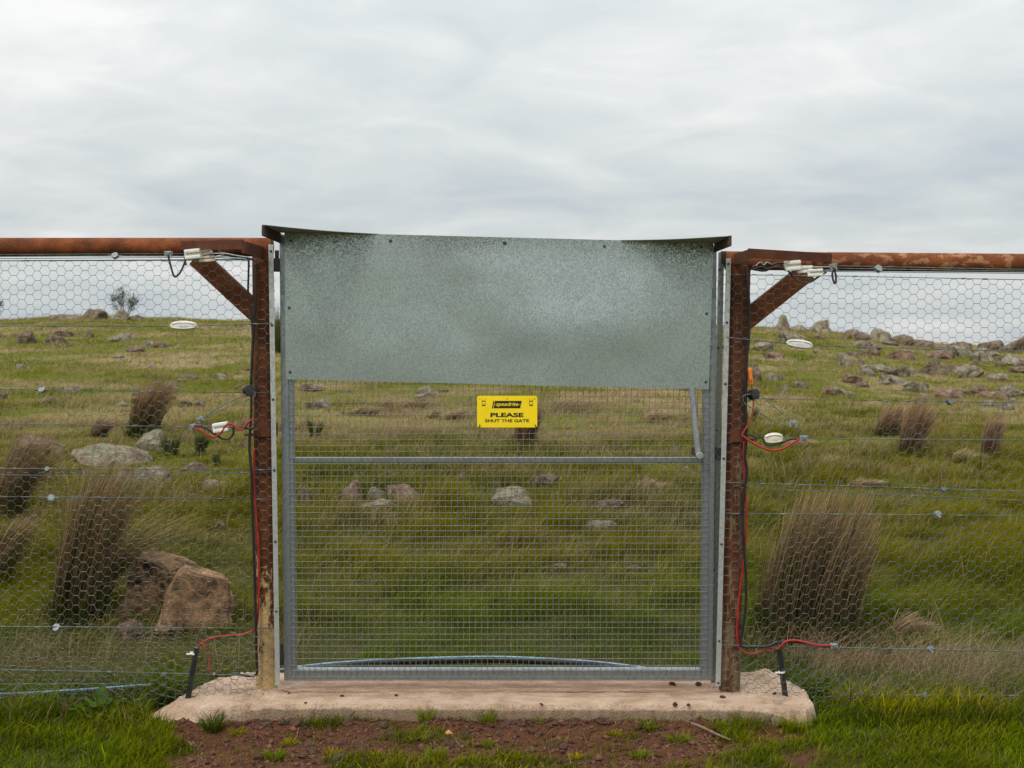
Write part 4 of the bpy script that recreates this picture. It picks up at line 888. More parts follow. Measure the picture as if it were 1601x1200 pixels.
while nfar < 125:
    px = rg.uniform(-60, 1660); py = rg.uniform(508, 640)
    if 440 < px < 1120 and py < 600: continue
    if px > 1150 and py < 556-(1600-px)*.1: continue
    if px > 1250 and rg.random() < .0: continue
    dens = .35 if px < 1120 else (.5 + .5*(px > 1300)*(py < 625))
    if rg.random() > dens: continue
    wp = rg.uniform(10, 40)*(1.3 if px > 1350 else .95); hp = wp*rg.uniform(.16, .38)
    sideg = px < 800
    mt = rg.choice(['rock_lichen', 'rock_brown', 'rock_brown', 'rock_lichen', 'rock_red']); big_ = 'broad' if wp > 20 else 'small'; hi_ = 'humped' if hp/wp > .27 else 'flat'
    look = big_+' '+hi_+' '+{'rock_lichen': 'pale lichened', 'rock_brown': 'brown', 'rock_red': 'reddish'}[mt]+' stone'
    where = 'on the far slope beyond the cream footed post' if sideg else 'on the stony slope beyond the latch side post'
    rock(px, py, wp, hp, mt, look+' '+where, look+'s '+where, seed=40+nfar % 14, sub=3, name='stone'); nfar += 1
for k in range(26):
    px = rg.uniform(440, 1120) if rg.random() < .6 else rg.uniform(0, 390); py = rg.uniform(700, 830); wp = rg.uniform(10, 26)
    mt = rg.choice(['rock_lichen', 'rock_brown', 'rock_red']); look = {'rock_lichen': 'pale lichened', 'rock_brown': 'brown', 'rock_red': 'reddish'}[mt]+' flat stone in the grass '+('seen through the gate mesh' if px > 420 else 'behind the wires beside the leaning rushes')
    rock(px, py, wp, wp*.3, mt, look, look, seed=40+k % 8, sub=2, name='stone')

# stones and clods
def soil_stone(px, py, d_px, mat, label, group, seed, z=None, name='stone', flat=.7):
    p = PZ(px, py, -.08 if z is None else z)
    if z is None:
        if p.y > -.245 and -1.15 < p.x < 1.0: p.y = -.245-.035*random.Random(seed).random()
        p = Vector((p.x, p.y, float(H(p.x, p.y))))
    k = .0025; key = ('s', seed % 10, mat)
    if key not in RM: RM[key] = rock_mesh('stone', 70+seed % 10, 2, 8, .12); RM[key].materials.append(M[mat])
    o = bpy.data.objects.new(name, RM[key]); COL.objects.link(o); g_ = random.Random(seed)
    s_ = d_px*k/2*1.25; o.scale = (s_, s_*g_.uniform(.7, 1), s_*2*flat*g_.uniform(.7, 1)); o.location = (p.x, p.y, p.z-s_*.25); o.rotation_euler = (g_.uniform(-.4, .4), g_.uniform(-.4, .4), g_.uniform(0, 6))
    return tag(o, label, 'stone' if name == 'stone' else 'clod', group)
soil_stone(701, 1148, 11, 'pebble_yellow', 'bright yellow ochre stone on the bare soil', None, 1)
soil_stone(602, 1128, 15, 'pebble_grey', 'pale crumbly stone against the soil before the slab', None, 2)
soil_stone(318, 1192, 15, 'pebble', 'reddish stone in the grass edge left of the bare soil', None, 3)
soil_stone(822, 1172, 17, 'pebble_grey', 'flat grey stone lying on the bare soil before the slab', None, 4, flat=.4)
soil_stone(881, 1168, 14, 'pebble', 'pinkish brown rounded stone in the middle of the bare soil', None, 5)
soil_stone(531, 1190, 16, 'pebble_grey', 'dark grey stone among the yellow green moss tufts', None, 6)
soil_stone(462, 1133, 18, 'pebble', 'long reddish stone in the rubble at the slab front', None, 7)
soil_stone(830, 1147, 12, 'pebble', 'orange brown cube shaped stone below the rubble row', None, 8)
rg = random.Random(21)
for k in range(120):
    if k < 55: px = rg.gauss(880, 70) if k < 32 else rg.gauss(470, 75); py = 1121+abs(rg.gauss(0, 9)); 
    else: px = rg.uniform(380, 1060); py = rg.uniform(1128, 1196)
    dm = rg.choice([5, 6, 7, 8, 9, 10, 11, 13]); mt = rg.choice(['pebble', 'pebble', 'pebble', 'pebble_grey'])
    look = ('pebble' if dm < 8 else 'stone'); look = {'pebble': 'reddish brown ', 'pebble_grey': 'greyish '}[mt]+look+(' in the rubble against the middle slab front' if k < 32 else ' in the rubble against the hinge end of the slab' if k < 55 else ' lying loose on the open bare soil')
    soil_stone(px, py, dm, mt, look, look, 100+k)
for i, (px, py, dm, lab) in enumerate(((1051, 1069, 12, 'dark dirt clod in the groove under the latch end of the gate'), (1092, 1070, 11, 'dirt clod by the foot of the jamb'), (1130, 1090, 8, 'brown dirt clod on the slab in front of the latch side post'), (1186, 1105, 10, 'brown dirt clod near the right front corner of the slab'),
                                        (1055, 1101, 9, 'flat dirt smear lump on the slab front below the latch'), (1076, 1102, 6, 'small dirt crumb beside the flat dirt lump'), (535, 1088, 8, 'dirt crumb on the slab near the hinge end'), (620, 1087, 6, 'lone dirt crumb on the slab between hinge and middle'), (478, 1099, 5, 'dirt crumb at the slab front near the cream footed post'),
                                        (452, 1084, 5, 'dirt crumb just before the hinge stile'), (846, 1100, 5, 'dirt crumb at the slab front edge in the middle'), (1227, 1080, 8, 'dark clod caught in netting by the right conduit'), (1211, 1084, 7, 'second dark clod in netting left of the right conduit'))):
    p = PZ(px, py, 0); soil_stone(px, py, dm, 'clod', lab, None, 300+i, z=slab_z(p.x, p.y)+.002, name='dirt_clod', flat=.5)
rg = np.random.default_rng(8); nG = 9000
gx0 = rg.uniform(-1.35, 1.0, nG); gy0 = rg.uniform(-1.0, -.2, nG); kk = soil_mask(gx0, gy0) > rg.uniform(.1, .9, nG); gx0, gy0 = gx0[kk], gy0[kk]; gz0 = H(gx0, gy0)
oct_ = np.array([[1, 0, 0], [0, 1, 0], [-1, 0, 0], [0, -1, 0], [0, 0, 1.], [0, 0, -1]]); ofc = np.array([[0, 1, 4], [1, 2, 4], [2, 3, 4], [3, 0, 4], [1, 0, 5], [2, 1, 5], [3, 2, 5], [0, 3, 5]])
nG = len(gx0); jit = oct_[None]*rg.uniform(.55, 1.25, (nG, 6, 3))+rg.normal(0, .25, (nG, 6, 3)); sz = rg.gamma(1.8, .0022, nG)+.0012
V = (jit*sz[:, None, None]*np.array([1, 1, .7])+np.stack([gx0, gy0, gz0+sz*.2], -1)[:, None]).reshape(-1, 3); F = (np.arange(nG)[:, None, None]*6+ofc[None]).reshape(-1, 3)
cc = np.repeat((np.array([.125, .062, .04])*rg.uniform(.5, 1.5, (nG, 1))+rg.normal(0, .006, (nG, 3))).clip(.01, 1), 6, 0)
m, t, b, l = new_mat('gravel_bits'); a = N(t, 'ShaderNodeVertexColor', layer_name='Col'); l(a.outputs[0], b.inputs['Base Color']); b.inputs['Roughness'].default_value = .95; b.inputs['Specular IOR Level'].default_value = .15
tag(np_mesh('gravel', V, F, m, cc), 'fine red soil crumbs and grit before the slab', 'gravel', kind='stuff')

# ------------------------------------------------------------------ blades
def blades(P, h, w_, az, lean, cb_, ct, nseg=2, face=None, rg=RNG, tipw=0.0):
    n = len(P); th = rg.uniform(0, math.pi, n) if face is None else face
    S = np.stack([np.cos(th), np.sin(th), np.zeros(n)], -1); Ld = np.stack([np.cos(az), np.sin(az), np.zeros(n)], -1)
    ts = np.linspace(0, 1, nseg+1); rings = []; cols = []
    for i, t_ in enumerate(ts):
        zf = (t_-.42*np.minimum(lean, 1.2)*t_*t_); c_ = P+np.array([0, 0, 1.])*(h*zf)[:, None]+Ld*(h*lean*t_**1.8)[:, None]
        cc = cb_*(1-t_)+ct*t_
        if i < nseg or tipw > 0:
            wd = (w_*(1-.55*t_) if i < nseg else w_*tipw)[:, None]*S*.5
            rings += [c_-wd, c_+wd]; cols += [cc, cc]
        else: rings.append(c_); cols.append(cc)
    k = len(rings); V = np.stack(rings, 1).reshape(-1, 3); C_ = np.stack(cols, 1).reshape(-1, 3); T = []
    for i in range(nseg-1): T += [(2*i, 2*i+1, 2*i+2), (2*i+1, 2*i+3, 2*i+2)]
    i = nseg-1
    T += [(2*i, 2*i+1, 2*i+2)] if tipw <= 0 else [(2*i, 2*i+1, 2*i+2), (2*i+1, 2*i+3, 2*i+2)]
    F = (np.arange(n)[:, None, None]*k+np.array(T)[None]).reshape(-1, 3); return V, F, C_
def merge(parts):
    V, F, C_, o = [], [], [], 0
    for v, f, c_ in parts: V.append(v); F.append(f+o); C_.append(c_); o += len(v)
    return np.concatenate(V), np.concatenate(F), np.concatenate(C_)
def jc(base, n, s=.25, rg=RNG):
    return (np.array(base)[None]*(1+rg.normal(0, s, (n, 1)))+rg.normal(0, .002, (n, 3))).clip(.002, .9)
GREEN = np.array([.170, .200, .005]); BRIGHT = np.array([.150, .215, .002]); OLIVE = np.array([.215, .180, .006]); STRAW = np.array([.50, .355, .19]); DARKG = np.array([.048, .070, .004]); YEL = np.array([.28, .25, .004])
WIND = .15
def inside_slab(x, y): return sdist(x, y, poly) > .01
def rock_clear(x, y):
    f = np.ones(len(x))
    for rx, ry, a_, b_ in FOOT:
        i = np.nonzero((np.abs(x-rx) < a_*1.6) & (y > ry-b_*1.3-.5) & (y < ry+b_*1.4))[0]
        if not len(i): continue
        q_ = np.where(y[i] < ry, (y[i]-ry)/(b_*1.1+.45), (y[i]-ry)/(b_*1.2)); r_ = ((x[i]-rx)/(a_*1.25))**2+q_**2
        core = ((x[i]-rx)/a_)**2+((y[i]-ry)/b_)**2
        f[i] = np.minimum(f[i], np.where(core < .6, 0, np.clip(.5+.5*(r_-.5)/.9, .5, 1)))
    return f
def mixc(a_, b_, t_): return a_*(1-t_[:, None])+b_*t_[:, None]

# near lawn and verge
def lawn(n, x0, x1, y0, y1):
    x = RNG.uniform(x0, x1, n); y = RNG.uniform(y0, y1, n); sm_ = soil_mask(x, y)
    clump = fbm(x*5+1, y*5+4)
    k = (~inside_slab(x, y)) & (RNG.random(n) > np.clip(sm_*1.12-.03-.3*(clump > .56), 0, .996)) & (RNG.random(n) < .35+.65*sstep(.25, .5, clump))
    return x[k], y[k], clump[k], sm_[k]
parts = []
x, y, cl_, sm_ = lawn(150000, -3.6, 3.6, -1.15, .12); n = len(x); ver = sstep(-.36, -.12, y)*(1-.5*(np.abs(x) < 1.4))
h = RNG.uniform(.022, .062, n)*(.5+1.1*cl_)*(1+ver*.9)*(1-.62*sm_); wv = RNG.uniform(.0026, .0052, n)
c_ = mixc(mixc(np.tile(GREEN, (n, 1)), np.tile(BRIGHT*1.1, (n, 1)), sstep(.4, .62, fbm(x*3, y*3))), np.tile(YEL, (n, 1)), np.clip(sm_*.8+(RNG.random(n) < .08)*.6, 0, 1))
c_ = mixc(c_, np.tile(DARKG*1.2, (n, 1)), sstep(.5, .66, fbm(x*4.4+90, y*4.4+3))*.6)
c_ = mixc(c_, np.tile(STRAW*.75, (n, 1)), (RNG.random(n) < .015+.14*ver)*.9)
c_ = c_*np.clip(1+RNG.normal(0, .34, (n, 1)), .25, 2); h = h*np.where(RNG.random(n) < .06, 1.7, 1); az = RNG.uniform(0, 2*math.pi, n); az = np.where(RNG.random(n) < .45, WIND+RNG.normal(0, .6, n), az)
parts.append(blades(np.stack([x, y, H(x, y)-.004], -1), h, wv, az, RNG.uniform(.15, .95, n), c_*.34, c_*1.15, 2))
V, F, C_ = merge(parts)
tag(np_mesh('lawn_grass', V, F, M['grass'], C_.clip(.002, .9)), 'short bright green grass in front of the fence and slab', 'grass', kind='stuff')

# field grass in distance bands
def band(n, d0, d1, nseg, wmul, hmul, halfw=.62, pad=1.6):
    u = RNG.random(n); d = np.sqrt(d0*d0+(d1*d1-d0*d0)*u); x = RNG.uniform(-1, 1, n)*(d*halfw+pad); y = d-5.3
    k = (~inside_slab(x, y)) if d0 < 6 else np.ones(n, bool)
    sm_ = soil_mask(x, y) if d0 < 7 else np.zeros(n)
    cl_ = fbm(x*1.6+7, y*1.6); k &= (RNG.random(n) > sm_*.9) & (RNG.random(n) < .3+1.2*cl_)
    x, y, d, cl_ = x[k], y[k], d[k], cl_[k]; n = len(x)
    lon = fbm(x*.55+2, y*.8+1)
    tall = sstep(6.2, 7.4, d)*(1-.5*sstep(13, 16, d)*(lon < .5))
    rc = rock_clear(x, y) if d0 > 6 else np.ones(n); h = RNG.uniform(.03, .06, n)*(1+cl_)*(1+tall*(.8+1.3*sstep(.45, .62, lon))*(1-.45*sstep(12, 15, d)))*hmul*rc
    h = h*(.55+.95*sstep(.38, .64, fbm(x*3.3+70, y*3.3+8)))
    streak = fbm(x*.55-y*.3+9, y*.35+3, o=3)
    st = np.clip(sstep(.43, .55, streak)*(sstep(14.5, 18, d)*(1-sstep(25, 30, d)*.65))*1.15 + .34*sstep(.5, .62, fbm(x*.9+40, y*1.3))*sstep(8, 10, d), 0, 1)
    st = np.clip(st+.55*sstep(.58, .68, fbm(x*.7+11, y*.42+5))*sstep(26, 32, d), 0, 1)
    ps = .02 + .72*st + .02*sstep(7, 8, d)
    isst = RNG.random(n) < ps
    base = mixc(np.tile(GREEN, (n, 1)), np.tile(OLIVE, (n, 1)), np.clip(sstep(6.6, 8.5, d)*.75+.3*(lon-.5), 0, 1))
    base = mixc(base, np.tile(BRIGHT, (n, 1)), (1-sstep(6.3, 7.2, d))*.85); base = mixc(base, np.tile(GREEN*1.35, (n, 1)), sstep(20, 28, d)*.8)
    base = mixc(base, np.tile(DARKG*1.3, (n, 1)), np.clip(sstep(.5, .68, fbm(x*.8+60, y*.9+20))*.55+sstep(.55, .7, fbm(x*3.1+6, y*2.6+2))*.45, 0, .85))
    base = mixc(base, np.tile(YEL*.9, (n, 1)), sstep(.56, .7, fbm(x*.45+16, y*.5+33))*.5)
    c_ = np.where(isst[:, None], STRAW[None]*.9, base)*(1+RNG.normal(0, .24, (n, 1)))
    h = np.where(isst, h*1.25, h); ok = h > .004; x, y, h, c_, n = x[ok], y[ok], h[ok], c_[ok], int(ok.sum()); az = WIND+RNG.normal(0, .8 if d0 < 9 else 1.5, n)
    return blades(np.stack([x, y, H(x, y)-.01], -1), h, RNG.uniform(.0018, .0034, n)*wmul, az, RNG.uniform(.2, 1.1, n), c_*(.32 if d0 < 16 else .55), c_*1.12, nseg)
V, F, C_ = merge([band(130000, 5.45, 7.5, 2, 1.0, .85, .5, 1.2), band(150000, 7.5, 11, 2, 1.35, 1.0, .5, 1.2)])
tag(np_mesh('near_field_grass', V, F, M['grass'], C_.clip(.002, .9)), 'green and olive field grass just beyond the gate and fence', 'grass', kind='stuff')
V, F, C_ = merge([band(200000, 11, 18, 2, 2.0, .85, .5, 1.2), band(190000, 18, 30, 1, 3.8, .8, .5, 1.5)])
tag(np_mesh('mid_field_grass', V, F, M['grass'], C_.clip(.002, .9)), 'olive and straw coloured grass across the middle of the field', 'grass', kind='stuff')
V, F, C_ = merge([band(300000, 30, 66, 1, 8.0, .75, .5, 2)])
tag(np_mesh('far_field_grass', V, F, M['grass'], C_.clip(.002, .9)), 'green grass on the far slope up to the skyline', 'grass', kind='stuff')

# dry stalks and verge tangle under the right fence, and loose straw on the left
def tangle(n, x0, x1, y0, y1, h0, h1, col_, lean=(.3, 1.2), w_=(.0014, .0024), azm=0.0, azs=1.2):
    x = RNG.uniform(x0, x1, n); y = RNG.uniform(y0, y1, n); k = (~inside_slab(x, y)) & (RNG.random(n) < sstep(.32, .55, fbm(x*3.5+50, y*3.5))); x, y = x[k], y[k]; n = len(x)
    c_ = jc(col_, n, .3); return blades(np.stack([x, y, H(x, y)-.005], -1), RNG.uniform(h0, h1, n), RNG.uniform(*w_, n), azm+RNG.normal(0, azs, n), RNG.uniform(*lean, n), c_*.75, c_, 3)
V, F, C_ = merge([tangle(4200, 1.35, 3.6, -.16, .9, .06, .26, STRAW*.8), tangle(2200, 1.15, 2.2, .2, 1.3, .10, .34, STRAW*.9, (.5, 1.3)), tangle(5200, 1.2, 3.6, -.28, .15, .05, .14, DARKG*1.6, (.2, 1.0), (.003, .006)),
                  tangle(1500, -3.6, -1.3, -.1, .8, .05, .2, STRAW*.7), tangle(5200, -3.6, -1.25, -.2, .35, .05, .13, DARKG*1.6, (.2, 1.0), (.003, .006)), tangle(700, 1.45, 2.0, -.22, -.02, .07, .17, YEL*1.2, (.2, .8), (.003, .005)), tangle(900, -2.6, -1.0, .5, 1.6, .1, .3, STRAW*.8)])
V2 = []
for n_, d0, d1 in ((1100, 6.4, 9), (2600, 9, 15)):
    d = np.sqrt(RNG.uniform(d0*d0, d1*d1, n_)); x = RNG.uniform(-1, 1, n_)*(d*.5+.8); y = d-5.3; k = RNG.random(n_) < sstep(.42, .6, fbm(x*1.2+77, y*1.2)); x, y = x[k], y[k]; n_ = len(x)
    cc = jc(STRAW*.9, n_, .25); V2.append(blades(np.stack([x, y, H(x, y)], -1), RNG.uniform(.12, .28, n_), RNG.uniform(.0012, .0020, n_)*(d0/6), WIND+RNG.normal(0, .5, n_), RNG.uniform(.25, .9, n_), cc*.4, cc*.8, 3, tipw=1.4))
x = RNG.uniform(-1.2, 1.0, 900); y = RNG.uniform(-1.0, -.24, 900); cc = jc(STRAW*.7, 900, .35)
V2.append(blades(np.stack([x, y, H(x, y)+.004], -1), RNG.uniform(.02, .07, 900), RNG.uniform(.0012, .0022, 900), RNG.uniform(0, 6.28, 900), np.full(900, 2.2), cc*.6, cc, 2))
V2[-1][0][:, 2] = np.maximum(V2[-1][0][:, 2], H(V2[-1][0][:, 0], V2[-1][0][:, 1])+.002)
V, F, C_ = merge([(V, F, C_)]+V2)
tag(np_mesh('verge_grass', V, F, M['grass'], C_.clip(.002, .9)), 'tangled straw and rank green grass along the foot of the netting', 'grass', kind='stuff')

# ------------------------------------------------------------------ rush tussocks, each a plant
def rush(px, py, w_px, h_px, label, n=900, lean=.32, green=.25, group=None, tint=(.29, .19, .10), pos=None, wst=1.0, spread=.14, root=1.0):
    p = pos or ghit(px, py); k = (p-CAM).dot(FW)/2000; W_, H_ = w_px*k, h_px*k
    o = thing('rush_tussock', p, label, 'tussock', group)
    ncl = max(5, int(n/90)); rc_ = W_*.38*np.sqrt(RNG.random(ncl)); ac_ = RNG.uniform(0, 2*math.pi, ncl); ci = RNG.integers(0, ncl, n)
    cxx, cyy = rc_*np.cos(ac_), rc_*np.sin(ac_)*.8; bx, by = cxx[ci]+RNG.normal(0, W_*.055, n), cyy[ci]+RNG.normal(0, W_*.05, n)
    Pp = np.stack([p.x+bx, p.y+by, H(p.x+bx, p.y+by)-.01], -1)
    h = H_*RNG.beta(5, 1.5, n)*1.36*np.clip(RNG.normal(1, .10, ncl), .7, 1.15)[ci]*(1-.14*np.clip((bx**2+by**2)/(W_*.4)**2, 0, 1.3))
    # stems lean with the wind, each sub-clump its own way; a few are bent or broken over
    lx = lean*(RNG.uniform(.75, 1.2, ncl)[ci]+RNG.normal(0, .16, n))+spread*bx/(W_*.5); ly = spread*by/(W_*.5)+RNG.normal(0, .08, ncl)[ci]+RNG.normal(0, .05, n)
    br = RNG.random(n) < .035; lx = np.where(br, lx+RNG.normal(.3, .6, n), lx); h = np.where(br, h*.8, h)
    az = np.arctan2(ly, lx); lm = np.hypot(lx, ly)
    isg = RNG.random(n) < green
    ct = np.where(isg[:, None], np.array([.075, .085, .02])[None], np.array(tint)[None])*(1+RNG.normal(0, .3, (n, 1)))
    cb_ = np.where(isg[:, None], np.array([.035, .045, .012])[None], np.array(tint)[None]*np.array([.11, .095, .07])*root)*(1+RNG.normal(0, .2, (n, 1)))
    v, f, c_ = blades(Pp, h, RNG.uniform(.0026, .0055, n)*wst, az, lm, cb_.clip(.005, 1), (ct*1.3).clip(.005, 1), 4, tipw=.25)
    np_mesh('stems', v, f, M['rush'], c_, parent=o)['kind'] = 'stuff'
    m_ = max(30, n//5); r2 = W_*.5*np.sqrt(RNG.random(m_)); a2 = RNG.uniform(0, 2*math.pi, m_)
    P2 = np.stack([p.x+r2*np.cos(a2), p.y+r2*np.sin(a2)*.8, np.full(m_, p.z-.01)], -1); P2[:, 2] = H(P2[:, 0], P2[:, 1])-.01
    cg = jc(DARKG*1.3, m_); v, f, c_ = blades(P2, H_*RNG.uniform(.15, .5, m_), RNG.uniform(.003, .005, m_)*wst, a2, RNG.uniform(.2, .7, m_), cg*.8, cg*1.3, 3)
    np_mesh('green_shoots', v, f, M['grass'], c_, parent=o)['kind'] = 'stuff'; return o
rush(1262, 1000, 170, 196, 'big brown rush tussock behind the netting by the latch side post', 4200, .20, .24, spread=.04)
rush(118, 978, 92, 208, 'tall dark rush tussock leaning over beside the sandstone blocks', 2000, .24, .28, spread=.08, tint=(.26, .165, .085))
rush(158, 950, 60, 165, 'thin straw coloured rush tussock fanning out behind the sandstone blocks', 420, .75, .35, tint=(.36, .27, .13), spread=.3)
rush(8, 815, 52, 135, 'brown rush tussock at the edge of the lichened outcrop', 1500, .42, .2)
rush(-12, 915, 60, 110, 'darker low rush tussock in front of the outcrop edge tussock', 900, .4, .4)
rush(222, 683, 58, 82, 'dense brown rush tussock alone in mid field behind the left wires', 1300, .38, .12, wst=1.6, tint=(.25, .145, .08))
rush(152, 683, 40, 34, 'small pinkish brown rush tussock near the dense one', 420, .5, .1, wst=1.6, tint=(.34, .22, .16))
rush(816, 702, 46, 62, 'brown rush tussock half hidden behind the yellow sign', 1000, .2, .12, wst=1.6, tint=(.25, .145, .08))
rush(1424, 712, 44, 84, 'tall brown rush tussock of the distant pair behind the latch side wires', 1000, .25, .1, wst=1.6, tint=(.30, .185, .11))
rush(1388, 682, 48, 48, 'shorter brown rush tussock of the distant pair behind the latch side wires', 700, .45, .1, wst=1.7, tint=(.32, .20, .12))
rush(1548, 718, 38, 56, 'brown rush tussock standing apart beyond the distant pair', 700, .2, .1, wst=1.6, tint=(.30, .185, .11))
for px, py, w_, h_, lab in ((80, 722, 14, 24, 'small dark green rush beside the brown outcrop'), (268, 712, 22, 34, 'dark green rush right of the pale domed rock'), (312, 712, 22, 34, 'dark green rush nearest the cream footed post'), (236, 700, 14, 28, 'dark green rush in front of the pale domed rock'),
                            (492, 686, 16, 30, 'dark green rush behind the upper mesh by the hinge stile'), (690, 765, 10, 26, 'thin dark green rush behind the mesh by the reddish rocks'), (342, 728, 12, 20, 'tiny dark green rush below the curling red cable'), (1175, 660, 12, 22, 'tiny dark green rush behind the latch side post')):
    rush(px, py, w_, h_, lab, 240, .05, .95, tint=(.05, .07, .02), wst=1.8, spread=.5)
# mid-field green rank clump and straw cushions
rush(455, 575, 26, 60, 'dark upright shrubby clump in the gap beside the hinge stile', 260, .0, .8, wst=3.2, pos=ghit(433, 552))
for px, py, w_, h_, lab in ((40, 700, 50, 20, 'low straw cushion on the brown lichened outcrop'), (620, 640, 90, 26, 'wide straw cushion behind the upper mesh between hinge stile and sign'), (700, 655, 70, 22, 'straw cushion just beside the sign on its hinge side'), (900, 640, 120, 28, 'widest straw cushion just beside the sign on its latch side'),
        (1030, 660, 90, 26, 'straw cushion behind the mesh near the latch handle'), (560, 650, 60, 20, 'smaller straw cushion nearest the hinge stile'), (1010, 770, 60, 26, 'straw cushion below the mid rail near the latch side'), (1300, 730, 70, 22, 'straw cushion above the double wire and the big rush tussock'),
        (1240, 700, 60, 20, 'straw cushion beneath the bowed red cable'), (1500, 720, 60, 20, 'straw cushion between the distant rush tussocks'), (1410, 990, 70, 40, 'flattened straw heap beside the foot of the big rush tussock'), (1340, 760, 60, 20, 'straw cushion just beyond the tips of the big rush tussock')):
    rush(px, py, w_, h_, lab, 320, .9, .05, 'straw cushions in the field', tint=(.34, .25, .145), wst=1.5 if py > 900 else 2.4, spread=.5, root=5.5)

# ------------------------------------------------------------------ grass tufts at the slab and broadleaf weed
def tuft(px, py, w_px, h_px, label, n=60, z=-.08, col_=GREEN, wst=1.0, lean=(.25, 1.0)):
    p = PZ(px, py, z); k = .0026
    yf = -.25 if abs(p.x+.03) < 1.0 else -.31
    if p.y > yf and -1.42 < p.x < 1.22 and py < 1146 and py > 1105: p = PY(px, py, yf); p.z = float(H(p.x, p.y))
    o = thing('grass_tuft', p, label, 'tuft', 'grass tufts along the slab')
    r_ = w_px*k*.22*np.sqrt(RNG.random(n)); a_ = RNG.uniform(0, 2*math.pi, n)
    P_ = np.stack([p.x+r_*np.cos(a_), p.y+r_*np.sin(a_)*.7, np.full(n, p.z-.005)], -1); c_ = jc(col_, n, .25)
    v, f, cc = blades(P_, h_px*k*RNG.uniform(.5, 1.15, n), RNG.uniform(.003, .0055, n)*wst, a_+RNG.normal(0, .5, n), RNG.uniform(*lean, n), c_*.6, c_*1.1, 4)
    np_mesh('blades', v, f, M['grass'], cc, parent=o)['kind'] = 'stuff'; return o
tuft(332, 1134, 66, 42, 'grass tuft growing up the left front corner of the slab', 130, col_=DARKG*1.7)
tuft(666, 1119, 44, 32, 'spiky green tuft at the slab front between hinge and middle', 55)
tuft(762, 1120, 60, 28, 'wide green tuft at the middle of the slab front', 65, col_=GREEN*.9)
tuft(845, 1122, 30, 14, 'low tuft just right of the middle slab front', 50, col_=GREEN*.9)
tuft(1012, 1142, 60, 22, 'bright low tuft in front of the slab near the stick', 120, col_=BRIGHT)
tuft(1170, 1140, 90, 40, 'long bladed tuft lying against the right slab front', 70, col_=DARKG*1.9, lean=(.5, 1.2))
tuft(1240, 1140, 60, 30, 'green tuft below the right tip of the slab', 120, col_=GREEN)
tuft(1272, 1094, 90, 62, 'rank green tuft behind the right conduit', 260, col_=DARKG*1.9, wst=1.1)
tuft(268, 1100, 96, 76, 'rank green tuft around the foot of the left conduit', 260, col_=DARKG*1.9, wst=1.5)
tuft(1330, 1110, 90, 50, 'yellowing green tuft under the netting beyond the right slab end', 220, col_=YEL*.9)
tuft(520, 1180, 40, 14, 'mossy yellow tuft on the bare soil near its left edge', 110, col_=YEL, z=-.085)
tuft(590, 1185, 50, 14, 'second mossy yellow tuft on the bare soil', 110, col_=YEL, z=-.085)
tuft(680, 1184, 46, 20, 'deep green tuft on the bare soil below the yellow stone', 130, col_=BRIGHT, z=-.085)
tuft(762, 1166, 40, 14, 'low green tuft on the bare soil right of the yellow stone', 90, col_=GREEN, z=-.085)
tuft(372, 1150, 46, 18, 'yellow green tuft at the left edge of the bare soil', 110, col_=YEL, z=-.085)
for k, (px, py, w_, h_, cc, lab) in enumerate(((548, 1196, 70, 16, YEL, 'wide mossy yellow patch at the front rim of the bare soil'), (640, 1193, 60, 14, YEL*.95, 'mossy yellow patch below the deep green tuft'), (735, 1196, 70, 16, BRIGHT, 'bright green patch at the front rim of the bare soil'),
        (455, 1165, 40, 14, YEL, 'yellow green sprig near the long reddish stone'), (430, 1186, 60, 20, BRIGHT, 'bright green tuft on the left part of the bare soil'), (1060, 1160, 80, 22, BRIGHT, 'bright tuft where the stick crosses the grass edge'), (960, 1150, 40, 12, YEL, 'small yellow sprig right of the rubble row'),
        (900, 1186, 34, 12, YEL, 'small yellow sprig below the pinkish stone'), (1000, 1185, 50, 18, GREEN*1.1, 'green sprig tuft near the right edge of the bare soil'), (620, 1150, 30, 12, GREEN, 'tiny green sprig below the pale crumbly stone'), (800, 1185, 40, 14, YEL, 'yellow sprig tuft left of the flat grey stone'),
        (500, 1126, 22, 16, GREEN, 'tiny green sprig at the slab foot near the hinge'), (1115, 1143, 60, 26, GREEN, 'green tuft at the slab foot beside the stick'))):
    tuft(px, py, w_, h_, lab, 90, col_=cc, z=-.085)
wp = PZ(150, 1122, -.085); wd = thing('broadleaf_weed', wp, 'broadleaf dock weed with glossy leaves in front of the sunken pipe', 'weed')
def leaf(base, az, ln, wd_, rise, name, parent, col_, droop=.6):
    nL, nW = 9, 4; V = []; C_ = []
    d_ = Vector((math.cos(az), math.sin(az), 0)); s_ = Vector((-math.sin(az), math.cos(az), 0))
    for i in range(nL):
        t_ = i/(nL-1); wv = wd_*math.sin(math.pi*min(1, .08+t_*.94))**.75*(1-.15*t_)
        c_ = base+d_*ln*t_*math.cos(rise*.6)+Vector((0, 0, 1))*ln*(math.sin(rise)*t_-droop*t_*t_*.8)
        for j in range(nW+1):
            q_ = j/nW*2-1; V.append(c_+s_*wv*.5*q_+Vector((0, 0, 1))*(abs(q_)*wv*.22+.006*math.sin(t_*16+j))); C_.append(np.array(col_)*(1.35 if abs(q_) < .1 else 1))
    F = [(i*(nW+1)+j, i*(nW+1)+j+1, (i+1)*(nW+1)+j+1, (i+1)*(nW+1)+j) for i in range(nL-1) for j in range(nW)]
    return np_mesh(name, np.array([v[:] for v in V]), np.array(F), M['leaf'], np.array(C_), parent=parent, smooth=True)
rg = random.Random(3)
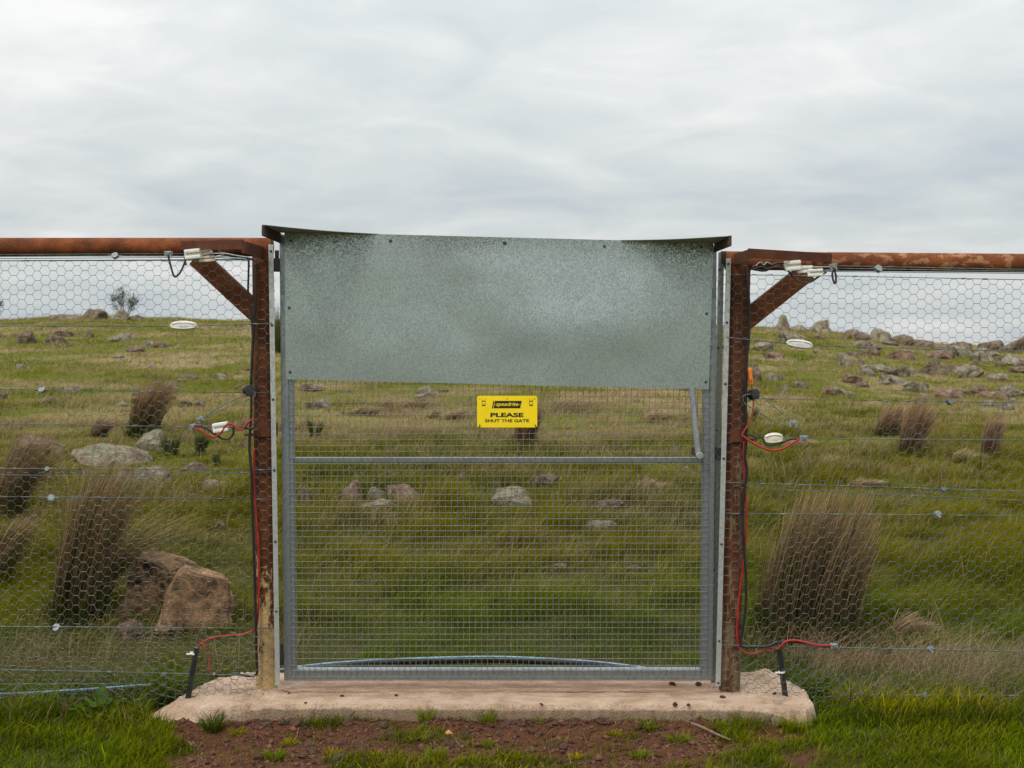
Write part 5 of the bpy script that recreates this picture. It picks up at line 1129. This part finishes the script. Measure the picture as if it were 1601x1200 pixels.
for k in range(17):
    az = k*2.4+rg.uniform(-.3, .3); c_ = np.array([.05, .095, .012])*rg.uniform(.75, 1.35)
    leaf(Vector((wp.x+rg.uniform(-.05, .05), wp.y+rg.uniform(-.03, .03), wp.z)), az, rg.uniform(.09, .17), rg.uniform(.035, .06), rg.uniform(.5, 1.2), 'leaf', wd, c_, rg.uniform(.2, .6))
w2 = PZ(60, 1118, -.085); wd2 = thing('broadleaf_weed', w2, 'smaller broadleaf weed beside the upright red brick shard', 'weed')
for k in range(8):
    leaf(Vector((w2.x+rg.uniform(-.04, .04), w2.y+rg.uniform(-.03, .03), w2.z)), k*2.4, rg.uniform(.07, .12), rg.uniform(.025, .04), rg.uniform(.5, 1.2), 'leaf', wd2, np.array([.05, .075, .018])*rg.uniform(.7, 1.2), rg.uniform(.2, .6))

# ------------------------------------------------------------------ small shrubs on the skyline
def shrub(px, py, h_px, w_px, label, seed, limbs=5):
    p = ghit(px, py); k = (p-CAM).dot(FW)/2000; H_, W_ = h_px*k, w_px*k; rg = random.Random(seed); g_ = np.random.default_rng(seed)
    o = thing('skyline_shrub', p, label, 'shrub'); mb = MB(); tips = []
    for i in range(limbs):
        fx = (i/(limbs-1)*2-1); e = p+Vector((fx*W_*.42+rg.uniform(-.06, .06), rg.uniform(-.25, .25)*W_, H_*rg.uniform(.72, .98)*(1-.18*abs(fx)))); m_ = p.lerp(e, .5)+Vector((fx*W_*.06, 0, -.02))
        mb.tube([p+Vector((fx*.06, 0, -.05)), m_, e], [.03, .02, .008], 6, seg=4); tips.append((m_, e))
    mb.build('trunk', M['stem'], o, True)
    C = []; 
    for m_, e in tips:
        for q_ in range(420):
            t_ = rg.betavariate(1.6, 1.1); c_ = m_.lerp(e, t_*1.08); s_ = W_*.085*(1.3-.7*abs(t_-.55)); C.append((c_.x+rg.gauss(0, s_), c_.y+rg.gauss(0, s_), c_.z+rg.gauss(0, s_*1.2)))
    C = np.array(C); n = len(C); kk = fbm(C[:, 0]*5, C[:, 1]*5, C[:, 2]*5) > .42; C = C[kk]; n = len(C); c_ = jc([.055, .07, .03], n, .35, g_)
    v, f, cc = blades(C, g_.uniform(.05, .1, n), g_.uniform(.02, .04, n), g_.uniform(0, 6.28, n), g_.uniform(.3, 1.6, n), c_*.8, c_*1.2, 2, rg=g_)
    np_mesh('crown', v, f, M['leaf'], cc, parent=o)
shrub(194, 499, 45, 44, 'small open branched shrub standing on the skyline behind the boulders', 5)
shrub(-8, 500, 42, 26, 'small shrub on the skyline at the far end of the rusty rail', 9, 4)
